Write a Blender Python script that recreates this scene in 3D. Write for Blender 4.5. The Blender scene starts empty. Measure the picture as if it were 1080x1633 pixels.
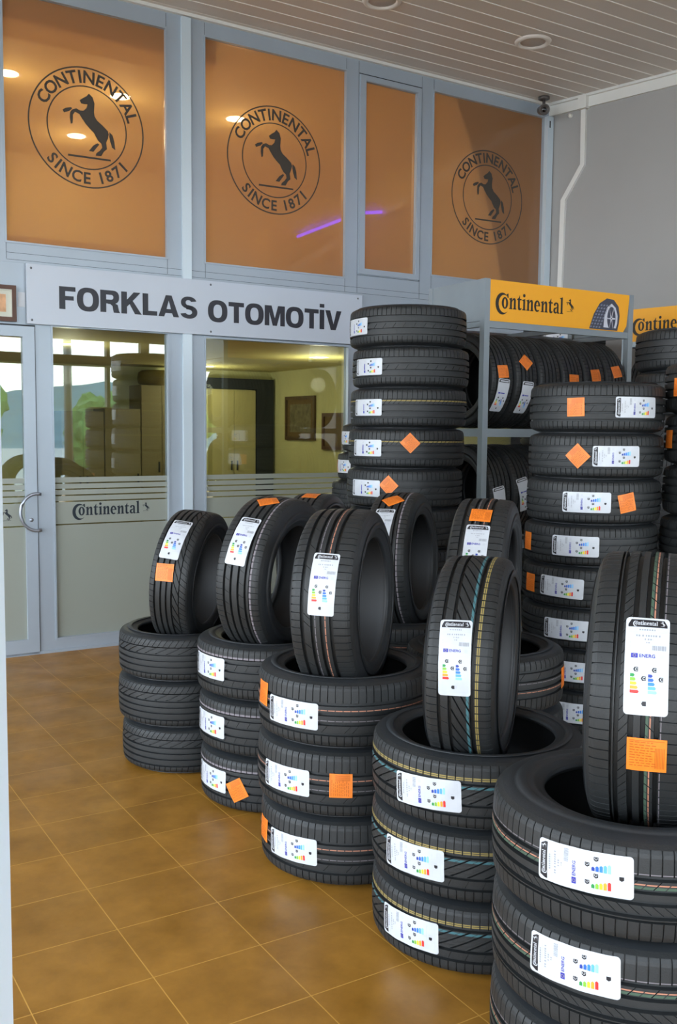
import bpy, bmesh, math, random
from math import sin, cos, pi, radians, atan2, sqrt, asin, degrees
from mathutils import Vector, Matrix, noise
from mathutils.geometry import tessellate_polygon

# ------------------------------------------------------------------ camera, light, exposure
scene = bpy.context.scene
COL = scene.collection
CAM_H = 1.55
F_PX, PITCH, ROLL = 1539.24, 0.0840453, 0.0084953
def rot_cam():
    cp, sp, cr, sr = cos(PITCH), sin(PITCH), cos(ROLL), sin(ROLL)
    P = Matrix(((1, 0, 0), (0, cp, -sp), (0, sp, cp)))
    Q = Matrix(((cr, -sr, 0), (sr, cr, 0), (0, 0, 1)))
    return Q @ P
RC = rot_cam()
def w_axis(v):            # camera-row (right, down, forward) to world
    return Vector((v[0], v[2], -v[1]))
ax, ay, az = w_axis(RC[0]), -w_axis(RC[1]), -w_axis(RC[2])
cam_d = bpy.data.cameras.new('camera')
cam = bpy.data.objects.new('camera', cam_d); COL.objects.link(cam)
cam.matrix_world = Matrix.Translation((0, 0, CAM_H)) @ Matrix((ax, ay, az)).transposed().to_4x4()
cam_d.sensor_fit = 'VERTICAL'; cam_d.sensor_height = 24.0; cam_d.lens = 24.0 * F_PX / 1633.0
cam_d.clip_start = 0.05; cam_d.clip_end = 500
scene.camera = cam
scene.view_settings.view_transform = 'Standard'; scene.view_settings.look = 'None'
scene.view_settings.gamma = 1.0; scene.view_settings.use_curve_mapping = False
scene.view_settings.exposure = 0.0

world = bpy.data.worlds.new('world'); scene.world = world; world.use_nodes = True
wn = world.node_tree; wn.nodes.clear()
wo = wn.nodes.new('ShaderNodeOutputWorld'); wb = wn.nodes.new('ShaderNodeBackground')
wc = wn.nodes.new('ShaderNodeTexCoord'); wsx = wn.nodes.new('ShaderNodeSeparateXYZ'); wr = wn.nodes.new('ShaderNodeValToRGB')
wn.links.new(wc.outputs['Generated'], wsx.inputs[0]); wn.links.new(wsx.outputs['Z'], wr.inputs[0])
wr.color_ramp.elements[0].position = 0.0; wr.color_ramp.elements[0].color = (0.93, 0.97, 1.0, 1)
wr.color_ramp.elements[1].position = 0.6; wr.color_ramp.elements[1].color = (0.62, 0.80, 1.0, 1)
wn.links.new(wr.outputs[0], wb.inputs[0]); wb.inputs[1].default_value = 7.2
wn.links.new(wb.outputs[0], wo.inputs[0])

# ------------------------------------------------------------------ place frames
A_ANG = pi / 2 - 1.01696860             # direction of the glazed wall, from +X
P0 = Vector((-2.24831896, 6.42210172, 0.0))
dA = Vector((cos(A_ANG), sin(A_ANG), 0)); nA = Vector((-dA.y, dA.x, 0))
CORNER = P0 + dA * 4.852
B_ANG = 0.80904726 - pi / 2             # direction of the grey wall, from +X
dB = Vector((cos(B_ANG), sin(B_ANG), 0)); nB = Vector((-dB.y, dB.x, 0))   # nB points away, behind the wall
CEIL = 4.49
MA = Matrix.Translation(P0) @ Matrix.Rotation(A_ANG, 4, 'Z')     # (along wall, behind glass, up)
MB_ = Matrix.Translation(CORNER) @ Matrix.Rotation(B_ANG, 4, 'Z')
def PA(s, n, z=0.0): return MA @ Vector((s, n, z))
def PB(s, n, z=0.0): return MB_ @ Vector((s, n, z))

# ------------------------------------------------------------------ materials
def nt(name):
    m = bpy.data.materials.new(name); m.use_nodes = True; t = m.node_tree
    return m, t, t.nodes['Principled BSDF']
def srgb(r, g, b):
    f = lambda c: (c / 255 / 12.92) if c / 255 <= 0.04045 else ((c / 255 + 0.055) / 1.055) ** 2.4
    return (f(r), f(g), f(b), 1)
def mat(name, rgb, rough=0.5, metal=0.0, spec=0.5, var=0.0, vscale=8.0, bump=0.0, bscale=200.0, coat=0.0):
    m, t, p = nt(name); c = srgb(*rgb)
    p.inputs['Base Color'].default_value = c; p.inputs['Roughness'].default_value = rough
    p.inputs['Metallic'].default_value = metal; p.inputs['Specular IOR Level'].default_value = spec
    p.inputs['Coat Weight'].default_value = coat
    tc = t.nodes.new('ShaderNodeTexCoord')
    if var > 0:
        n = t.nodes.new('ShaderNodeTexNoise'); n.inputs['Scale'].default_value = vscale; n.inputs['Detail'].default_value = 5
        t.links.new(tc.outputs['Object'], n.inputs['Vector'])
        r = t.nodes.new('ShaderNodeValToRGB')
        r.color_ramp.elements[0].position = 0.3; r.color_ramp.elements[1].position = 0.7
        r.color_ramp.elements[0].color = tuple(x * (1 - var) for x in c[:3]) + (1,)
        r.color_ramp.elements[1].color = tuple(min(1, x * (1 + var)) for x in c[:3]) + (1,)
        t.links.new(n.outputs['Fac'], r.inputs[0]); t.links.new(r.outputs[0], p.inputs['Base Color'])
    if bump > 0:
        n2 = t.nodes.new('ShaderNodeTexNoise'); n2.inputs['Scale'].default_value = bscale; n2.inputs['Detail'].default_value = 3
        t.links.new(tc.outputs['Object'], n2.inputs['Vector'])
        b = t.nodes.new('ShaderNodeBump'); b.inputs['Strength'].default_value = bump; b.inputs['Distance'].default_value = 0.002
        t.links.new(n2.outputs['Fac'], b.inputs['Height']); t.links.new(b.outputs[0], p.inputs['Normal'])
    return m
def emit(name, rgb, s):
    m, t, p = nt(name); p.inputs['Base Color'].default_value = srgb(*rgb)
    p.inputs['Emission Color'].default_value = srgb(*rgb); p.inputs['Emission Strength'].default_value = s
    return m
def glassy(name, tint, opaque=None, fac=0.0, refl=0.06, rough=0.0, transl=0.5):
    """pane: see-through tint (or film mixed in) under a thin reflecting surface"""
    m = bpy.data.materials.new(name); m.use_nodes = True; t = m.node_tree; t.nodes.clear()
    o = t.nodes.new('ShaderNodeOutputMaterial')
    tr = t.nodes.new('ShaderNodeBsdfTransparent'); tr.inputs[0].default_value = tint
    base = tr
    if opaque:
        df = t.nodes.new('ShaderNodeBsdfDiffuse'); df.inputs[0].default_value = opaque
        tl = t.nodes.new('ShaderNodeBsdfTranslucent'); tl.inputs[0].default_value = opaque
        md = t.nodes.new('ShaderNodeMixShader'); md.inputs[0].default_value = transl
        t.links.new(df.outputs[0], md.inputs[1]); t.links.new(tl.outputs[0], md.inputs[2])
        mx = t.nodes.new('ShaderNodeMixShader'); mx.inputs[0].default_value = fac
        t.links.new(tr.outputs[0], mx.inputs[1]); t.links.new(md.outputs[0], mx.inputs[2]); base = mx
    gl = t.nodes.new('ShaderNodeBsdfGlossy'); gl.inputs['Roughness'].default_value = rough
    gl.inputs[0].default_value = (0.95, 0.97, 1, 1)
    fr = t.nodes.new('ShaderNodeFresnel'); fr.inputs[0].default_value = 1.5
    ad = t.nodes.new('ShaderNodeMath'); ad.operation = 'ADD'; ad.inputs[1].default_value = refl; ad.use_clamp = True
    t.links.new(fr.outputs[0], ad.inputs[0])
    mm = t.nodes.new('ShaderNodeMixShader'); t.links.new(ad.outputs[0], mm.inputs[0])
    t.links.new(base.outputs[0], mm.inputs[1]); t.links.new(gl.outputs[0], mm.inputs[2])
    t.links.new(mm.outputs[0], o.inputs[0])
    return m

M = {}
M['tread'] = mat('tread_rubber', (39, 41, 42), 0.5, var=0.10, vscale=14, bump=0.25, bscale=260, spec=0.38)
M['side'] = mat('sidewall_rubber', (39, 42, 45), 0.48, var=0.12, vscale=9, bump=0.2, bscale=180, spec=0.42)
M['liner'] = mat('inner_rubber', (30, 31, 33), 0.6, var=0.1, vscale=12)
M['yellow'] = mat('yellow_paint_line', (150, 132, 72), 0.7)
M['teal'] = mat('teal_paint_line', (58, 104, 112), 0.7)
M['green'] = mat('green_paint_line', (62, 84, 68), 0.7)
M['salmon'] = mat('salmon_paint_line', (176, 120, 96), 0.7)
M['palewhite'] = mat('pale_paint_line', (118, 112, 118), 0.7)
M['paper'] = mat('label_paper', (196, 201, 208), 0.4, var=0.03, vscale=30, coat=0.1)
M['ink'] = mat('black_ink', (28, 28, 34), 0.45)
M['grey'] = mat('grey_ink', (150, 154, 162), 0.5)
M['lgrey'] = mat('light_grey_ink', (190, 195, 203), 0.5)
M['eublue'] = mat('blue_ink', (48, 52, 160), 0.5)
for k, c in dict(e1=(40, 140, 70), e2=(130, 185, 60), e3=(240, 225, 50), e4=(240, 160, 50), e5=(215, 50, 45),
                 b1=(35, 60, 150), b2=(40, 95, 190), b3=(50, 125, 215), b4=(90, 165, 230), b5=(140, 200, 240)).items():
    M[k] = mat('ink_' + k, c, 0.5)
M['orange'] = mat('orange_paper', (236, 128, 40), 0.45, var=0.06, vscale=60)
M['dorange'] = mat('dark_orange_ink', (188, 92, 24), 0.5)
M['frame'] = mat('window_frame_grey', (168, 180, 192), 0.38, metal=0.25, var=0.03, vscale=3)
M['frame_in'] = mat('frame_gasket', (40, 44, 48), 0.6)
M['post_light'] = mat('pale_mullion_strip', (205, 220, 230), 0.35, metal=0.2)
M['white_post'] = mat('white_painted_post', (222, 238, 250), 0.45)
M['sign'] = mat('sign_panel', (196, 206, 220), 0.35, var=0.02, vscale=2)
M['sign_ink'] = mat('sign_lettering', (30, 32, 44), 0.4)
M['screw'] = mat('screw_head', (120, 125, 130), 0.3, metal=0.8)
M['wall'] = mat('grey_wall_paint', (164, 163, 161), 0.85, var=0.03, vscale=1.2, bump=0.1, bscale=60)
M['white'] = mat('white_paint', (222, 222, 218), 0.5)
M['ceil'] = mat('ceiling_board', (206, 199, 192), 0.45, var=0.04, vscale=1.0)
M['ceil_line'] = mat('ceiling_board_joint', (252, 250, 246), 0.4)
M['fixture'] = mat('downlight_rim', (225, 220, 214), 0.4)
M['fix_dark'] = mat('downlight_inside', (190, 182, 175), 0.5)
M['cctv'] = mat('camera_body', (92, 88, 86), 0.4, metal=0.3)
M['lens'] = mat('camera_lens', (15, 15, 18), 0.1)
M['rack'] = mat('rack_steel', (142, 152, 158), 0.4, metal=0.35, var=0.04, vscale=5)
M['banner'] = mat('yellow_banner', (246, 172, 28), 0.45)
M['logo_ink'] = mat('logo_lettering', (34, 28, 18), 0.5)
M['pic1'] = mat('picture_dark_grey', (62, 66, 82), 0.5)
M['pic2'] = mat('picture_mid_grey', (120, 126, 144), 0.5)
M['pic3'] = mat('picture_pale_grey', (206, 208, 218), 0.5)
M['film_ink'] = mat('dark_film_print', (62, 56, 48), 0.6)
M['ofilm'] = glassy('orange_window_film', srgb(247, 225, 198), srgb(220, 163, 114), 0.46, refl=0.0, transl=0.3)
M['glass'] = glassy('window_glass', (0.87, 0.91, 0.82, 1), refl=0.06)
M['frost'] = glassy('frosted_film', (0.7, 0.72, 0.62, 1), srgb(196, 203, 194), 0.80, refl=0.0, rough=0.25, transl=0.4)
M['cut'] = mat('painted_dark_lettering', (34, 44, 54), 0.3)  # dark colour stands in for the dim room seen through clear letters
M['cream'] = mat('cream_room_wall', (200, 198, 148), 0.8, var=0.03, vscale=1)
M['cream_c'] = mat('cream_room_ceiling', (196, 188, 128), 0.7)
M['cab'] = mat('cabinet_board', (176, 168, 120), 0.6, var=0.04, vscale=3)
M['cabd'] = mat('cabinet_board_brown', (136, 126, 92), 0.6, var=0.05, vscale=3)
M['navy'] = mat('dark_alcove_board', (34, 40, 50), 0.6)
M['wood'] = mat('dark_wood_frame', (84, 54, 40), 0.45, var=0.2, vscale=12)
M['wood2'] = mat('brown_wood_frame', (84, 66, 44), 0.5, var=0.2, vscale=12)
M['cork'] = mat('brown_board', (104, 84, 50), 0.8, var=0.1, vscale=40)
M['mat_w'] = mat('picture_mount', (206, 208, 196), 0.7)
M['art'] = mat('faded_print', (110, 104, 80), 0.7, var=0.35, vscale=14)
M['art_o'] = mat('orange_print', (214, 168, 130), 0.7, var=0.2, vscale=20)
M['roomfloor'] = mat('room_floor', (120, 108, 84), 0.4)
M['lamp'] = emit('warm_lamp', (255, 236, 190), 14.0)
M['lampc'] = emit('white_lamp', (255, 240, 205), 70.0)
M['purple'] = emit('violet_led', (92, 40, 255), 14.0)
M['leaf'] = mat('tree_leaves', (96, 128, 66), 0.8, var=0.35, vscale=3)
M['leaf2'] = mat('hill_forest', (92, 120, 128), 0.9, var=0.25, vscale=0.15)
M['bark'] = mat('tree_bark', (92, 78, 62), 0.9, var=0.2, vscale=8)
M['asphalt'] = mat('outdoor_paving', (176, 176, 172), 0.9, var=0.08, vscale=2)
M['facade'] = mat('facade_paint', (112, 112, 106), 0.7)
M['leather'] = mat('olive_upholstery', (120, 108, 66), 0.5)
M['steel'] = mat('polished_steel', (165, 172, 184), 0.4, metal=0.9)

# floor: large brownish orange tiles with pale joints, in the wall's own axes
def floor_mat():
    m, t, p = nt('glazed_floor_tiles'); L = t.links; N = t.nodes
    tc = N.new('ShaderNodeTexCoord'); sp = N.new('ShaderNodeSeparateXYZ'); L.new(tc.outputs['Object'], sp.inputs[0])
    def line(sock, size, off):
        a = N.new('ShaderNodeMath'); a.operation = 'SUBTRACT'; a.inputs[1].default_value = off; L.new(sock, a.inputs[0])
        b = N.new('ShaderNodeMath'); b.operation = 'DIVIDE'; b.inputs[1].default_value = size; L.new(a.outputs[0], b.inputs[0])
        c = N.new('ShaderNodeMath'); c.operation = 'PINGPONG'; c.inputs[1].default_value = 0.5; L.new(b.outputs[0], c.inputs[0])
        d = N.new('ShaderNodeMath'); d.operation = 'LESS_THAN'; d.inputs[1].default_value = 0.0016 / size; L.new(c.outputs[0], d.inputs[0])
        fl = N.new('ShaderNodeMath'); fl.operation = 'FLOOR'; L.new(b.outputs[0], fl.inputs[0])
        return d.outputs[0], fl.outputs[0]
    l1, c1 = line(sp.outputs['X'], 0.339, -0.526); l2, c2 = line(sp.outputs['Y'], 0.3075, -2.918)
    mx = N.new('ShaderNodeMath'); mx.operation = 'MAXIMUM'; L.new(l1, mx.inputs[0]); L.new(l2, mx.inputs[1])
    cb = N.new('ShaderNodeCombineXYZ'); L.new(c1, cb.inputs[0]); L.new(c2, cb.inputs[1])
    wh = N.new('ShaderNodeTexWhiteNoise'); L.new(cb.outputs[0], wh.inputs[0])
    n = N.new('ShaderNodeTexNoise'); n.inputs['Scale'].default_value = 5; n.inputs['Detail'].default_value = 8; n.inputs['Roughness'].default_value = 0.65
    L.new(tc.outputs['Object'], n.inputs['Vector'])
    r = N.new('ShaderNodeValToRGB'); r.color_ramp.elements[0].position = 0.3; r.color_ramp.elements[1].position = 0.72
    r.color_ramp.elements[0].color = srgb(134, 92, 30); r.color_ramp.elements[1].color = srgb(172, 122, 48)
    L.new(n.outputs['Fac'], r.inputs[0])
    # slight difference tile to tile
    hs = N.new('ShaderNodeHueSaturation'); L.new(r.outputs[0], hs.inputs['Color'])
    mr = N.new('ShaderNodeMapRange'); mr.inputs[3].default_value = 0.94; mr.inputs[4].default_value = 1.06
    L.new(wh.outputs[0], mr.inputs[0]); L.new(mr.outputs[0], hs.inputs['Value'])
    mc = N.new('ShaderNodeMix'); mc.data_type = 'RGBA'; L.new(mx.outputs[0], mc.inputs[0])
    L.new(hs.outputs[0], mc.inputs[6]); mc.inputs[7].default_value = srgb(198, 150, 70)
    L.new(mc.outputs[2], p.inputs['Base Color'])
    # scuffed dusty gloss
    n3 = N.new('ShaderNodeTexNoise'); n3.inputs['Scale'].default_value = 3.2; n3.inputs['Detail'].default_value = 6
    L.new(tc.outputs['Object'], n3.inputs['Vector'])
    rr = N.new('ShaderNodeMapRange'); rr.inputs[1].default_value = 0.3; rr.inputs[2].default_value = 0.7; rr.inputs[3].default_value = 0.28; rr.inputs[4].default_value = 0.5
    L.new(n3.outputs['Fac'], rr.inputs[0]); L.new(rr.outputs[0], p.inputs['Roughness'])
    b = N.new('ShaderNodeBump'); b.inputs['Strength'].default_value = 0.3; b.inputs['Distance'].default_value = 0.002
    iv = N.new('ShaderNodeMath'); iv.operation = 'SUBTRACT'; iv.inputs[0].default_value = 1; L.new(mx.outputs[0], iv.inputs[1])
    L.new(iv.outputs[0], b.inputs['Height']); L.new(b.outputs[0], p.inputs['Normal'])
    p.inputs['Specular IOR Level'].default_value = 0.4
    return m
M['floor'] = floor_mat()

# ------------------------------------------------------------------ mesh builder
class G:
    def __init__(self): self.v = []; self.f = []; self.m = []; self.mats = []; self.smooth = []
    def mi(self, k):
        if k not in self.mats: self.mats.append(k)
        return self.mats.index(k)
    def add(self, vs, fs, k, smooth=False):
        o = len(self.v); i = self.mi(k); self.v += [Vector(p) for p in vs]
        for f in fs: self.f.append([o + a for a in f]); self.m.append(i); self.smooth.append(smooth)
    def box(self, lo, hi, k, X=None):
        (x0, y0, z0), (x1, y1, z1) = lo, hi
        vs = [Vector(p) for p in ((x0, y0, z0), (x1, y0, z0), (x1, y1, z0), (x0, y1, z0), (x0, y0, z1), (x1, y0, z1), (x1, y1, z1), (x0, y1, z1))]
        if X: vs = [X @ p for p in vs]
        self.add(vs, [(0, 3, 2, 1), (4, 5, 6, 7), (0, 1, 5, 4), (1, 2, 6, 5), (2, 3, 7, 6), (3, 0, 4, 7)], k)
    def poly(self, pts, h, k, X=None, z=0.0):
        """flat outline (x,y) raised h above z, faces on top and sides"""
        n = len(pts)
        ar = sum(pts[i][0] * pts[(i + 1) % n][1] - pts[(i + 1) % n][0] * pts[i][1] for i in range(n))
        if ar < 0: pts = pts[::-1]
        tri = tessellate_polygon([[Vector((p[0], p[1], 0)) for p in pts]])
        top = [Vector((p[0], p[1], z + h)) for p in pts]
        fs = []
        for t in tri:
            a, b, c = (pts[i] for i in t)
            cr = (b[0] - a[0]) * (c[1] - a[1]) - (b[1] - a[1]) * (c[0] - a[0])
            if abs(cr) < 1e-12: continue
            fs.append(tuple(t) if cr > 0 else tuple(t[::-1]))
        vs = list(top)
        if h > 0:
            vs += [Vector((p[0], p[1], z)) for p in pts]
            fs += [(n + i, n + (i + 1) % n, (i + 1) % n, i) for i in range(n)]
        if X: vs = [X @ p for p in vs]
        self.add(vs, fs, k)
    def tube(self, path, r, k, seg=12, caps=True, X=None):
        path = [Vector(p) for p in path]; rings = []
        up = Vector((0, 0, 1))
        for i, p in enumerate(path):
            d = (path[min(i + 1, len(path) - 1)] - path[max(i - 1, 0)]).normalized()
            a = d.cross(up if abs(d.z) < 0.9 else Vector((0, 1, 0))).normalized(); b = d.cross(a)
            rr = r[i] if isinstance(r, (list, tuple)) else r
            rings.append([p + a * cos(2 * pi * j / seg) * rr + b * sin(2 * pi * j / seg) * rr for j in range(seg)])
        vs = [q for g in rings for q in g]; fs = []
        for i in range(len(rings) - 1):
            for j in range(seg):
                fs.append((i * seg + j, i * seg + (j + 1) % seg, (i + 1) * seg + (j + 1) % seg, (i + 1) * seg + j))
        if caps: fs.append(tuple(range(seg))[::-1]); fs.append(tuple((len(rings) - 1) * seg + j for j in range(seg)))
        if X: vs = [X @ p for p in vs]
        self.add(vs, fs, k, True)
    def lathe(self, prof, k, seg=32, X=None, smooth=True):
        vs = []; fs = []; n = len(prof)
        for j in range(seg):
            a = 2 * pi * j / seg
            vs += [Vector((p[0] * cos(a), p[0] * sin(a), p[1])) for p in prof]
        for j in range(seg):
            for i in range(n - 1):
                a, b = j * n + i, ((j + 1) % seg) * n + i
                fs.append((a, b, b + 1, a + 1))
        if X: vs = [X @ p for p in vs]
        self.add(vs, fs, k, smooth)
    def mesh(self, name, fix=False):
        me = bpy.data.meshes.new(name)
        me.from_pydata([tuple(p) for p in self.v], [], self.f)
        for k in self.mats: me.materials.append(M[k])
        me.polygons.foreach_set('material_index', self.m)
        me.polygons.foreach_set('use_smooth', self.smooth)
        me.update()
        if fix:
            bm = bmesh.new(); bm.from_mesh(me); bmesh.ops.recalc_face_normals(bm, faces=bm.faces); bm.to_mesh(me); bm.free()
        return me
    def obj(self, name, parent=None, mtx=None, fix=False):
        o = bpy.data.objects.new(name, self.mesh(name, fix)); COL.objects.link(o)
        if parent: o.parent = parent
        if mtx is not None:
            if parent: o.matrix_local = mtx
            else: o.matrix_world = mtx
        return o

def tag(o, label=None, cat=None, group=None, kind=None):
    for k, v in (('label', label), ('category', cat), ('group', group), ('kind', kind)):
        if v: o[k] = v
    return o
def empty(name, mtx=None):
    o = bpy.data.objects.new(name, None); COL.objects.link(o); o.empty_display_size = 0.1
    if mtx is not None: o.matrix_world = mtx
    return o
def struct(o, label=None): tag(o, label, kind='structure'); return o

# ------------------------------------------------------------------ writing
FONT = None
def text_mesh(body, size=1.0, bold=0.0, depth=0.0):
    """returns (verts2d, faces, width) of a text set flat at the origin, centred horizontally on 0, baseline 0"""
    cu = bpy.data.curves.new('lettering', 'FONT'); cu.body = body; cu.size = size; cu.offset = bold
    cu.align_x = 'CENTER'; cu.resolution_u = 3
    ob = bpy.data.objects.new('lettering', cu); COL.objects.link(ob)
    bpy.context.view_layer.update()
    dg = bpy.context.evaluated_depsgraph_get()
    me = bpy.data.meshes.new_from_object(ob.evaluated_get(dg))
    vs = [(v.co.x, v.co.y) for v in me.vertices]; fs = [tuple(p.vertices) for p in me.polygons]
    bpy.data.objects.remove(ob); bpy.data.curves.remove(cu); bpy.data.meshes.remove(me)
    return vs, fs
TC = {}
def text(body, bold=0.0):
    if (body, bold) not in TC: TC[(body, bold)] = text_mesh(body, 1.0, bold)
    return TC[(body, bold)]
def put_text(g, body, k, X, w=None, h=None, bold=0.0, z=0.0, cap=None):
    """fit text into width w and cap height h, centred on origin of X"""
    vs, fs = text(body, bold)
    xs = [p[0] for p in vs]; ys = [p[1] for p in vs]; x0, x1, y0, y1 = min(xs), max(xs), min(ys), max(ys)
    sx = w / (x1 - x0) if w else h / (y1 - y0); sy = h / (y1 - y0) if h else sx
    out = [X @ Vector(((p[0] - (x0 + x1) / 2) * sx, (p[1] - (y0 + y1) / 2) * sy, z)) for p in vs]
    g.add(out, fs, k)

def block_word(g, word, k, X, s0, s1, h, z=0.0):
    """heavy grotesque capitals, cap height h, fitted between s0 and s1 in the plane of X"""
    def sup(cx, cy, rx, ry, a0, a1, n=24, e=2.5):
        o = []
        for i in range(n + 1):
            a = radians(a0 + (a1 - a0) * i / n); c, s = cos(a), sin(a)
            o.append((cx + rx * abs(c) ** (2 / e) * (1 if c >= 0 else -1), cy + ry * abs(s) ** (2 / e) * (1 if s >= 0 else -1)))
        return o
    GL = {
        'F': (0.70, [[(0, 0), (.26, 0), (.26, 1), (0, 1)], [(.26, .80), (.70, .80), (.70, 1), (.26, 1)], [(.26, .40), (.62, .40), (.62, .59), (.26, .59)]]),
        'L': (0.68, [[(0, 0), (.26, 0), (.26, 1), (0, 1)], [(.26, 0), (.68, 0), (.68, .21), (.26, .21)]]),
        'T': (0.78, [[(.26, 0), (.52, 0), (.52, .8), (.26, .8)], [(0, .79), (.78, .79), (.78, 1), (0, 1)]]),
        'I': (0.26, [[(0, 0), (.26, 0), (.26, 1), (0, 1)]]),
        'V': (0.92, [[(0, 1), (.28, 1), (.47, .30), (.64, 1), (.92, 1), (.60, 0), (.32, 0)]]),
        'K': (0.92, [[(0, 0), (.26, 0), (.26, 1), (0, 1)], [(.26, .36), (.60, 1), (.90, 1), (.26, .22)][:0] or [(.24, .30), (.24, .62), (.57, 1), (.88, 1), (.50, .58)], [(.36, .48), (.50, .64), (.93, 0), (.62, 0)]]),
        'A': (0.98, [[(0, 0), (.27, 0), (.34, .18), (.49, .76), (.49, 1), (.35, 1)], [(.98, 0), (.71, 0), (.64, .18), (.49, .76), (.49, 1), (.63, 1)], [(.33, .17), (.65, .17), (.60, .36), (.38, .36)]]),
        'M': (1.06, [[(0, 0), (.24, 0), (.24, 1), (0, 1)], [(.82, 0), (1.06, 0), (1.06, 1), (.82, 1)], [(.24, 1), (.36, 1), (.53, .38), (.53, 0), (.42, 0), (.24, .66)], [(.82, 1), (.70, 1), (.53, .38), (.53, 0), (.64, 0), (.82, .66)]]),
        'O': (0.96, [sup(.48, .5, .48, .53, 90, 270) + sup(.48, .5, .21, .32, 270, 90), sup(.48, .5, .48, .53, 90, -90) + sup(.48, .5, .21, .32, -90, 90)]),
        'R': (0.88, [[(0, 0), (.26, 0), (.26, 1), (0, 1)], [(.26, 1), (.50, 1)] + sup(.54, .70, .30, .30, 85, -85, 14) + [(.26, .40), (.26, .58), (.46, .58)] + sup(.46, .69, .12, .11, -85, 85, 10) + [(.26, .80)], [(.34, .42), (.62, .44), (.78, .36), (.83, .10), (.88, 0), (.60, 0), (.56, .14), (.54, .30), (.44, .38), (.34, .38)]]),
        'S': (0.84, [sup(.42, .735, .38, .285, 15, 270, 22, 2.2)[:-1] + [(.42, .44)] + sup(.40, .735, .13, .12, 265, 20, 14, 2.2), sup(.42, .29, .42, .31, -165, 85, 22, 2.2) + [(.40, .60), (.38, .44)] + sup(.42, .285, .16, .115, 75, -160, 14, 2.2), [(.18, .62), (.30, .42), (.66, .38), (.60, .58), (.40, .62)]]),
    }
    gap = 0.055; tot = sum(GL[c][0] for c in word) + gap * (len(word) - 1); sx = (s1 - s0) / tot; x = s0
    for c in word:
        w, ps = GL[c]
        for p in ps: g.poly([(x + a * sx, b_ * h) for a, b_ in p], 0, k, X, z)
        last = x; x += (w + gap) * sx
    return sx
def ell(cx, cy, rx, ry, a0, a1, n=20):
    return [(cx + rx * cos(radians(a0 + (a1 - a0) * i / n)), cy + ry * sin(radians(a0 + (a1 - a0) * i / n))) for i in range(n + 1)]
def serif_word(g, k, X, h=0.0, z=0.0):
    """the condensed bold-serif word with its large C wrapped round the o; x-height 1, width about 8.3, starts at x=0"""
    def P(pts, dx=0.0): g.poly([(x + dx, y) for x, y in pts], h, k, X, z)
    P(ell(0.80, 0.42, 0.82, 0.98, 42, 318, 30) + ell(1.02, 0.42, 0.66, 0.80, 312, 48, 26))        # C
    P([(1.26, 1.30), (1.50, 1.38), (1.52, 0.98), (1.40, 0.98)])
    def ring(cx, rx, ix):
        a = ell(cx, 0.5, rx, 0.53, 90, 270, 14); b = ell(cx, 0.5, ix, 0.40, 270, 90, 14); P(a + b)
        a = ell(cx, 0.5, rx, 0.53, 90, -90, 14); b = ell(cx, 0.5, ix, 0.40, -90, 90, 14); P(a + b)
    ring(1.10, 0.38, 0.13)                                                                          # o
    def n_(dx):
        P([(0, 0), (0.40, 0), (0.40, 0.07), (0.34, 0.10), (0.34, 1.04), (0.0, 0.93), (0, 0.86), (0.10, 0.84), (0.10, 0.10), (0, 0.07)], dx)
        P([(0.34, 0.78), (0.44, 0.95), (0.60, 1.03), (0.74, 0.98), (0.80, 0.84), (0.80, 0.10), (0.88, 0.07), (0.88, 0), (0.48, 0), (0.48, 0.07), (0.56, 0.10), (0.56, 0.78), (0.50, 0.84), (0.42, 0.76), (0.34, 0.62)], dx)
        return 0.96
    def t_(dx):
        P([(0.10, 0.22), (0.10, 0.88), (0, 0.88), (0, 0.96), (0.18, 1.08), (0.30, 1.32), (0.34, 1.32), (0.34, 1.0), (0.54, 1.0), (0.54, 0.88), (0.34, 0.88), (0.34, 0.24), (0.40, 0.14), (0.54, 0.18), (0.56, 0.10), (0.42, -0.02), (0.24, -0.03), (0.13, 0.06)], dx)
        return 0.62
    def i_(dx):
        P([(0, 0), (0.44, 0), (0.44, 0.07), (0.36, 0.10), (0.36, 1.04), (0.0, 0.93), (0, 0.86), (0.12, 0.84), (0.12, 0.10), (0, 0.07)], dx)
        P(ell(0.23 + dx, 1.33, 0.16, 0.16, 0, 345, 12)); return 0.52
    def e_(dx):
        P(ell(0.38 + dx, 0.5, 0.38, 0.53, 0, 315, 26) + ell(0.40 + dx, 0.5, 0.15, 0.38, 300, 90, 14) + ell(0.38 + dx, 0.5, 0.14, 0.40, 90, 8, 8))
        P([(0.22, 0.50), (0.22, 0.58), (0.755, 0.58), (0.76, 0.50)], dx); return 0.84
    def a_(dx):
        P([(0.06, 0.86), (0.20, 1.0), (0.42, 1.03), (0.60, 0.97), (0.68, 0.82), (0.68, 0.14), (0.78, 0.08), (0.76, 0), (0.56, -0.02), (0.46, 0.10), (0.46, 0.78), (0.40, 0.90), (0.30, 0.88), (0.28, 0.72), (0.10, 0.70)], dx)
        P(ell(0.28 + dx, 0.26, 0.27, 0.28, 60, 300, 16) + ell(0.36 + dx, 0.27, 0.12, 0.16, 290, 70, 8))
        P([(0.30, 0.44), (0.32, 0.54), (0.48, 0.62), (0.48, 0.52)], dx); P([(0.34, 0.12), (0.36, 0.0), (0.48, 0.10), (0.48, 0.18)], dx)
        return 0.84
    def l_(dx):
        P([(0, 0), (0.44, 0), (0.44, 0.07), (0.36, 0.10), (0.36, 1.56), (0.0, 1.46), (0, 1.39), (0.12, 1.37), (0.12, 0.10), (0, 0.07)], dx); return 0.5
    x = 1.60
    for f in (n_, t_, i_, n_, e_, n_, t_, a_, l_): x += f(x)
    return x
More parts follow.
